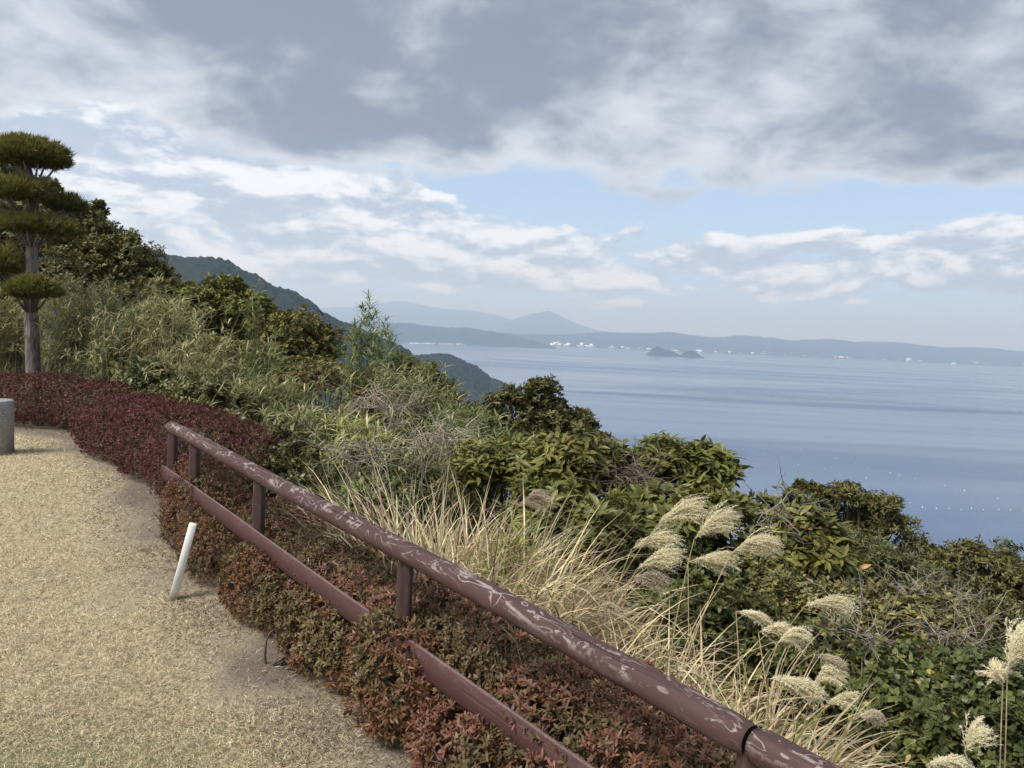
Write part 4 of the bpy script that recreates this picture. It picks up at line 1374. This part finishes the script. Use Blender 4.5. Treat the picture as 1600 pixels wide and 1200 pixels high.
# ------------------------------------------------------------------ tangles of dead stems
def tangle(label, spec, seed, n=260, col=(.38, .33, .26), fine=1.0):
    rg = np.random.default_rng(seed)
    x, y, d, hw, hh = spec
    c = at(x, y, d)
    r = np.array([hw * d / FPX, hw * d / FPX * .7, hh * d / FPX])
    base = g3(c[0], c[1])
    root = empty('dry_vine', base, label, 'vine')
    g = Geo()
    for i in range(n):
        dd = rand_dirs(rg, 1)[0]
        dd[2] = abs(dd[2])
        p = c + dd * r * rg.uniform(.5, 1.05)
        v = nrm(rg.normal(size=3) * (1, 1, .7))
        pts = [p]
        for k in range(7):
            v = nrm(v + rg.normal(0, .35, 3) + (0, 0, -.06))
            pts.append(pts[-1] + v * rg.uniform(.03, .09))
        V, F = tube(pts, np.linspace(rg.uniform(.003, .006), .0018, 8) * fine, 3, False)
        g.add(V, F, np.array(col) * rg.uniform(.5, 1.35))
    tag(g.build('stems', M_straw, root), kind='stuff')
    g = Geo()
    for i in range(10):
        e = c + rand_dirs(rg, 1)[0] * r * .7
        V, F = tube(curve3(base + rg.normal(0, .08, 3) * (1, 1, 0) - (0, 0, .05), e, rg.normal(0, .1, 3), 8), np.linspace(.010, .003, 8) * fine, 4, False)
        g.add(V, F, np.array(col) * .8)
    g.build('main_stem', M_straw, root)


tangle('grey tangle of dead vines above the pampas tussock', (690, 700, 7.0, 66, 46), 501, 130)
tangle('pale dead vine tangle among the bamboo on the slope', (600, 640, 8.6, 60, 30), 502, 110)
tangle('bleached dead twigs over the low shrubs at right', (1430, 955, 4.9, 60, 20), 503, 110, (.36, .31, .28), .5)
tangle('brown dead vines between the large-leaved shrubs', (985, 760, 6.0, 40, 26), 504, 160, (.24, .19, .15))
tangle('dead vine tangle in the dark gap behind the rail', (560, 720, 6.6, 50, 36), 505, 90, (.30, .27, .22))
tangle('thin dead stems among the round-leaved shrubs above the corner plume', (1500, 1010, 4.3, 60, 26), 507, 90, (.33, .29, .24), .5)
tangle('pale dead stems below the drooping corner-side plume', (1340, 1010, 4.2, 50, 24), 508, 90, (.35, .31, .26), .5)
tangle('grey bare twigs arching over the browned long-leaved shrub', (1215, 812, 5.3, 30, 22), 506, 26, (.30, .27, .24))


# ------------------------------------------------------------------ pampas grass
def pampas(label, base_px, seed, n_blade, length, plumes, spread=0.22, singles=30, lean=(.15, 0.0), green=0.08, bend=1.0):
    rg = np.random.default_rng(seed)
    b = at(*base_px)
    base = g3(b[0], b[1])
    root = empty('pampas_grass', base, label, 'grass tussock')
    g = Geo()
    n = n_blade
    a = rg.uniform(0, 6.28, n)
    rr = spread * np.sqrt(rg.random(n))
    P = np.stack([base[0] + rr * np.cos(a) * 1.2, base[1] + rr * np.sin(a), np.zeros(n)], 1)
    P[:, 2] = ground_z(P[:, 0], P[:, 1]) - .02
    L = length * rg.uniform(.45, 1.08, n)
    W = rg.uniform(.006, .015, n)
    tilt = np.abs(rg.normal(0.26, .26, n))
    az = a + rg.normal(0, .7, n)
    hd = np.stack([np.cos(az), np.sin(az), np.zeros(n)], 1) + np.array([lean[0], lean[1], 0])
    D0 = nrm(np.array([0, 0, 1.0]) + hd * tilt[:, None])
    bendy = (np.abs(rg.normal(0.80, .50, n)) + .08) * bend
    C = np.array((.58, .485, .305)) * rg.uniform(.6, 1.25, (n, 1)) * (1 + rg.normal(0, .05, (n, 3)))
    w = rg.random(n) < green
    C[w] = np.array((.17, .175, .06)) * rg.uniform(.7, 1.3, (w.sum(), 1))
    w = rg.random(n) < .16
    C[w] = np.array((.24, .175, .105)) * rg.uniform(.7, 1.2, (w.sum(), 1))
    ns = 9
    t = np.linspace(0, 1, ns)
    hdn = nrm(hd + rg.normal(0, .2, (n, 3)) * (1, 1, 0))
    # integrate the blade: direction turns from D0 over to hanging
    pts = [P]
    for k in range(ns - 1):
        f = (t[k] + t[k + 1]) / 2
        ang = np.minimum(bendy * f * f * 3.4, 2.5)[:, None]
        d = nrm(D0 * np.cos(ang) + (hdn * 1.0 + np.array([0, 0, -.35])) * np.sin(ang))
        pts.append(pts[-1] + d * (L / (ns - 1))[:, None])
    pts = np.stack(pts, 1)
    tw = rg.uniform(0, 6.28, n)
    S = nrm(np.cross(hdn, (0, 0, 1.0)) * np.cos(tw)[:, None] + hdn * np.sin(tw)[:, None])
    prof = np.array([.6, .9, 1, 1, .95, .85, .65, .4, .05])
    V = np.stack([pts - S[:, None] * (W[:, None] * prof)[..., None] / 2, pts + S[:, None] * (W[:, None] * prof)[..., None] / 2], 2)   # n, ns, 2, 3
    q = np.array([(2 * k, 2 * k + 1, 2 * k + 3, 2 * k + 2) for k in range(ns - 1)])

    tops = pts.reshape(-1, 3)
    clear = (edge_dist(tops[:, 0], tops[:, 1]) > 0.12).reshape(n, ns).all(1)      # none hangs through the fence

    def add(gg, sel, origin=0):
        m_ = len(sel)
        off = (np.arange(m_) * ns * 2)[:, None, None]
        gg.add(V[sel].reshape(-1, 3) - origin, (off + q[None]).reshape(-1, 4), np.repeat(C[sel], ns * 2, 0))

    order = np.argsort(-L * W * clear)
    single = order[:singles]
    add(g, np.setdiff1d(np.where(clear)[0], single))
    tag(g.build('leaf_blades', M_straw, root), kind='stuff')
    for i in single:
        gb = Geo()
        add(gb, np.array([i]))
        gb.build('blade', M_straw, root)
    # flowering culms with their plumes
    for k, (bx, by, tx, ty, d, size, droop) in enumerate(plumes):
        p0, p1 = at(bx, by, d), at(tx, ty, d)
        foot = np.array([base[0] + rg.normal(0, spread * .4), base[1] + rg.normal(0, spread * .3), base[2] - .02])
        ax = nrm(p1 - p0)
        cv = curve3(foot, p0, np.array([-(p0 - foot)[0] * .22, 0, 0.06]), 12)
        gc = Geo()
        Vt, Ft = tube(cv, np.linspace(.0042, .0024, 12), 5, False)
        gc.add(Vt, Ft, np.array((.36, .29, .16)) * rg.uniform(.8, 1.15))
        culm = gc.build('culm', M_straw, root, smooth=True)
        gp = Geo()
        ln = float(np.linalg.norm(p1 - p0))
        nray = int(100 * size)
        right = np.array([1.0, 0.1, 0])
        wind = nrm(np.array([.95, .25, -.25]))
        for j in range(nray):
            f = (j / nray) ** .9
            rb = p0 + (p1 - p0) * f * .75
            dirn = nrm(ax * (1.2 - .2 * f) + rg.normal(0, .22, 3) + wind * .2)
            rl = ln * rg.uniform(.85, 1.65) * (1 - .25 * f) * (.8 + .2 * size)
            m_ = 9
            pp = [rb]
            v = dirn
            for s_ in range(m_):
                v = nrm(v + wind * (.03 + .17 * droop) + np.array([0, 0, -1]) * (.02 + .20 * droop * (s_ / m_)) + rg.normal(0, .10, 3))
                pp.append(pp[-1] + v * rl / m_)
            pp = np.array(pp)
            Vt, Ft = tube(pp, np.linspace(.0009, .0006, m_ + 1), 3, False)
            tint = rg.uniform(.86, 1.1)
            col = np.minimum(np.array((.97, .87, .65)) * tint, .97)
            if droop > 1.4:
                col = np.array((.74, .65, .50)) * tint
            gp.add(Vt, Ft, col * .92)
            # silky hairs along the raceme
            nh = 46
            fj = rg.uniform(.08, 1.0, nh) * m_
            ai = np.minimum(fj.astype(int), m_ - 1)
            hp = pp[ai] + (pp[ai + 1] - pp[ai]) * (fj - ai)[:, None]
            hv = nrm(nrm(pp[ai + 1] - pp[ai]) * 1.0 + rg.normal(0, .62, (nh, 3)))
            leaves(gp, hp, hv, np.array(_sd) * .9 + np.array([0, 0, .4]) + rg.normal(0, .4, (nh, 3)), 0.014 * rg.uniform(.5, 1.4, nh), .0024, np.minimum(col * rg.uniform(.9, 1.12, (nh, 1)), .97), 'diamond', .1, 0)
        gp.build('plume', M_plume, culm, origin=root.location)
    return root


pampas('tall upright pampas tussock of dry straw behind the fourth fence post', (725, 1000, 4.35), 601, 2600, 1.25,
       [(806, 792, 838, 763, 4.9, .8, 1.6)], spread=.5, singles=60, bend=.6, lean=(0, 0))
pampas('dense straw clump left of the tall upright tussock under the dead vines', (655, 905, 4.75), 606, 2600, 1.15, [], spread=.42, singles=40, bend=.7, lean=(0, 0))
pampas('dense bright straw clump between the upright and the arching tussock', (830, 1000, 4.3), 607, 1600, 1.0, [], spread=.42, singles=40)
pampas('arching straw tussock carrying the stacked leftmost pampas plumes', (930, 1050, 3.9), 602, 1200, 1.0,
       [(1026, 822, 1066, 788, 4.1, 1.0, .35), (987, 858, 1026, 829, 4.1, 1.0, .55), (994, 890, 1030, 860, 4.0, 1.1, .55), (982, 906, 1020, 892, 4.0, 1.1, 1.5),
        (932, 962, 944, 940, 3.8, .7, 1.6), (903, 968, 915, 955, 3.8, .4, 1.8)], spread=.4, singles=50)
pampas('straw tussock in the middle with three pale upright plumes', (1075, 1110, 3.5), 603, 1150, .92,
       [(1085, 842, 1116, 806, 4.0, 1.1, .3), (1075, 878, 1122, 866, 4.0, .9, .5), (1144, 863, 1184, 836, 4.0, 1.35, .75), (1257, 948, 1304, 932, 3.9, 1.3, .95)], spread=.4, singles=50)
pampas('straw tussock with nodding plumes above the fence rail at right', (1200, 1210, 3.15), 604, 1100, .84,
       [(1150, 955, 1184, 958, 3.6, .9, 1.3), (1185, 988, 1215, 974, 3.6, .8, .8), (1215, 1006, 1240, 980, 3.5, .9, 1.3), (1200, 1060, 1252, 1066, 3.2, 1.5, 1.2),
        (1271, 1072, 1290, 1036, 3.3, 1.0, 1.3), (1274, 1022, 1306, 1030, 3.3, .8, 1.7), (1292, 1101, 1320, 1082, 3.3, .7, .9), (1339, 1120, 1366, 1110, 3.1, .8, 1.5)], spread=.22, singles=50)
pampas('pampas tussock in the bottom right corner with a bright fluffy plume', (1560, 1290, 2.95), 605, 320, .62,
       [(1574, 1048, 1586, 996, 3.05, 2.1, .6), (1567, 1072, 1554, 1050, 3.1, .6, .6), (1507, 1174, 1518, 1140, 3.0, .8, .5), (1446, 1196, 1490, 1182, 2.9, 1.0, 1.3)], spread=.22, singles=30)


# ------------------------------------------------------------------ undergrowth, turf blades, floats
def undergrowth():
    rg = np.random.default_rng(77)
    g = Geo()
    n = 90000
    a = rg.uniform(R(-44), R(48), n)
    r = 2.2 * (24 / 2.2) ** rg.random(n)
    x, y = r * np.sin(a), r * np.cos(a)
    s = edge_dist(x, y)
    k = (s > 0.45)
    x, y, s, r = x[k], y[k], s[k], r[k]
    n = len(x)
    P = np.stack([x, y, ground_z(x, y) + rg.random(n) ** 1.5 * np.minimum(.55, .1 + s * .25)], 1)
    D = nrm(rg.normal(size=(n, 3)) * (1, 1, .6) + (0, 0, .35))
    N = nrm(rg.normal(size=(n, 3)) * .5 + (0, 0, 1))
    t = rg.random((n, 1))
    C = np.array((.024, .036, .014)) * (1 - t) + np.array((.105, .115, .042)) * t
    w = rg.random(n) < .28
    C[w] = np.array((.26, .21, .125)) * rg.uniform(.4, 1.1, (w.sum(), 1))
    leaves(g, P, D, N, np.clip(.035 + .008 * r, 0, .16) * rg.uniform(.6, 1.3, n), np.clip(.012 + .003 * r, 0, .05), C, 'diamond', .3, .15)
    tag(g.build('undergrowth', M_leaf_far), 'tangled low weeds and leaf litter covering the slope', kind='stuff')


def turf():
    rg = np.random.default_rng(78)
    n = 520000
    a = rg.uniform(R(-46), R(14), n)
    r = 1.7 * (15 / 1.7) ** (rg.random(n) ** 1.05)
    x, y = r * np.sin(a), r * np.cos(a)
    s = edge_dist(x, y)
    q = np.stack([x, y, 0 * x], 1)
    nz = fbm(q * 1.6, 4)
    thin = np.clip((-s - 0.22 - (nz - .5) * 1.5) / .5, 0.12, 1)
    k = (s < 0.25) & (rg.random(n) < thin)
    x, y, r, nz, s = x[k], y[k], r[k], nz[k], s[k]
    n = len(x)
    P = np.stack([x, y, ground_z(x, y) + rg.random(n) * .006], 1)
    D = nrm(np.stack([rg.normal(size=n), rg.normal(size=n), np.abs(rg.normal(.35, .3, n))], 1))
    L = rg.uniform(.014, .036, n) * (1 + .05 * r)
    W = .0010 + .00040 * r
    S = nrm(np.cross(D, rand_dirs(rg, n)))
    mid = P + D * (L * .55)[:, None] + np.array([0, 0, .004])
    tip = mid + nrm(D * (1, 1, .2) + rg.normal(0, .35, (n, 3)) - (0, 0, .35)) * (L * .5)[:, None]
    V = np.stack([P - S * W[:, None] / 2, P + S * W[:, None] / 2, mid + S * W[:, None] * .45, mid - S * W[:, None] * .45, tip], 1).reshape(-1, 3)
    o = (np.arange(n) * 5)[:, None, None]
    t = rg.random((n, 1))
    C = np.array((.34, .285, .19)) * (1 - t) + np.array((.66, .565, .39)) * t
    w = rg.random(n) < .10
    C[w] = np.array((.20, .15, .10))
    gp = np.exp(-(((x + 1.75) / .9) ** 2 + ((y - 2.75) / .42) ** 2)) * .42
    w = rg.random(n) < gp
    C[w] = np.array((.25, .275, .145)) * rg.uniform(.7, 1.3, (w.sum(), 1))
    w = rg.random(n) < .015 + .08 * (nz > .64)
    C[w] = np.array((.17, .20, .07)) * rg.uniform(.7, 1.3, (w.sum(), 1))
    w = rg.random(n) < np.clip(1.1 + s * 1.7, 0, .7)              # last year's brown leaves under the bushes
    C[w] = np.array((.15, .115, .085)) * rg.uniform(.5, 1.4, (w.sum(), 1))
    g = Geo()
    g.add(V, [(o + np.array([[(0, 1, 2, 3)]])).reshape(-1, 4), (o + np.array([[(3, 2, 4)]])).reshape(-1, 3)], np.repeat(C, 5, 0))
    tag(g.build('lawn_grass', M_straw), 'dry straw-coloured lawn grass', kind='stuff')


def floats():
    """white floats of the fish farms, in strings on the bay"""
    m = plain('float_plastic', (0.8, 0.8, 0.78), 0.4, 0.4)
    g = Geo()
    k = 10
    a = np.linspace(0, 2 * math.pi, k, endpoint=False)
    prof = [(.25, -.5), (.75, -.3), (.95, .1), (.8, .55), (.4, .85), (.14, .95), (.12, 1.3)]
    V = [[r_ * math.cos(b_), r_ * math.sin(b_), z] for r_, z in prof for b_ in a] + [[0, 0, -.55], [0, 0, 1.35]]
    F = np.array([(i * k + j, i * k + (j + 1) % k, (i + 1) * k + (j + 1) % k, (i + 1) * k + j) for i in range(len(prof) - 1) for j in range(k)])
    e = len(prof) * k
    g.add(np.array(V), [F, np.array([((j + 1) % k, j, e) for j in range(k)]), np.array([(e - k + j, e - k + (j + 1) % k, e + 1) for j in range(k)])])
    me = g.mesh('float', m, smooth=True)
    rg = np.random.default_rng(9)
    strings = [((1125, 693), (1350, 748), 8, 'middle string of small white floats on the water above the windswept tree', .9),
               ((1165, 681), (1440, 752), 8, 'far string of small white floats reaching towards the dark lane', .8),
               ((1215, 694), (1600, 790), 10, 'long string of white floats crossing the water to the right edge', 1.0),
               ((1345, 766), (1420, 783), 3, 'three white floats close above the windswept tree', 1.0),
               ((1440, 792), (1600, 797), 9, 'nearest row of white floats off the right-hand slope', 1.15)]
    for (x0, y0), (x1, y1), n, lab, sc in strings:
        for i in range(n):
            f = (i + rg.uniform(-.2, .2)) / (n - 1)
            p = on_level(x0 + (x1 - x0) * f, y0 + (y1 - y0) * f + rg.normal(0, 1.2), SEA)
            o = bpy.data.objects.new('fishing_float', me)
            o.location = [float(v) for v in p]
            s_ = float(sc * rg.uniform(.32, .6))
            o.scale = (s_, s_, s_)
            COL.objects.link(o)
            tag(o, lab, 'float', lab.replace(' on the water', ''))


undergrowth()
turf()
floats()
make_haze()
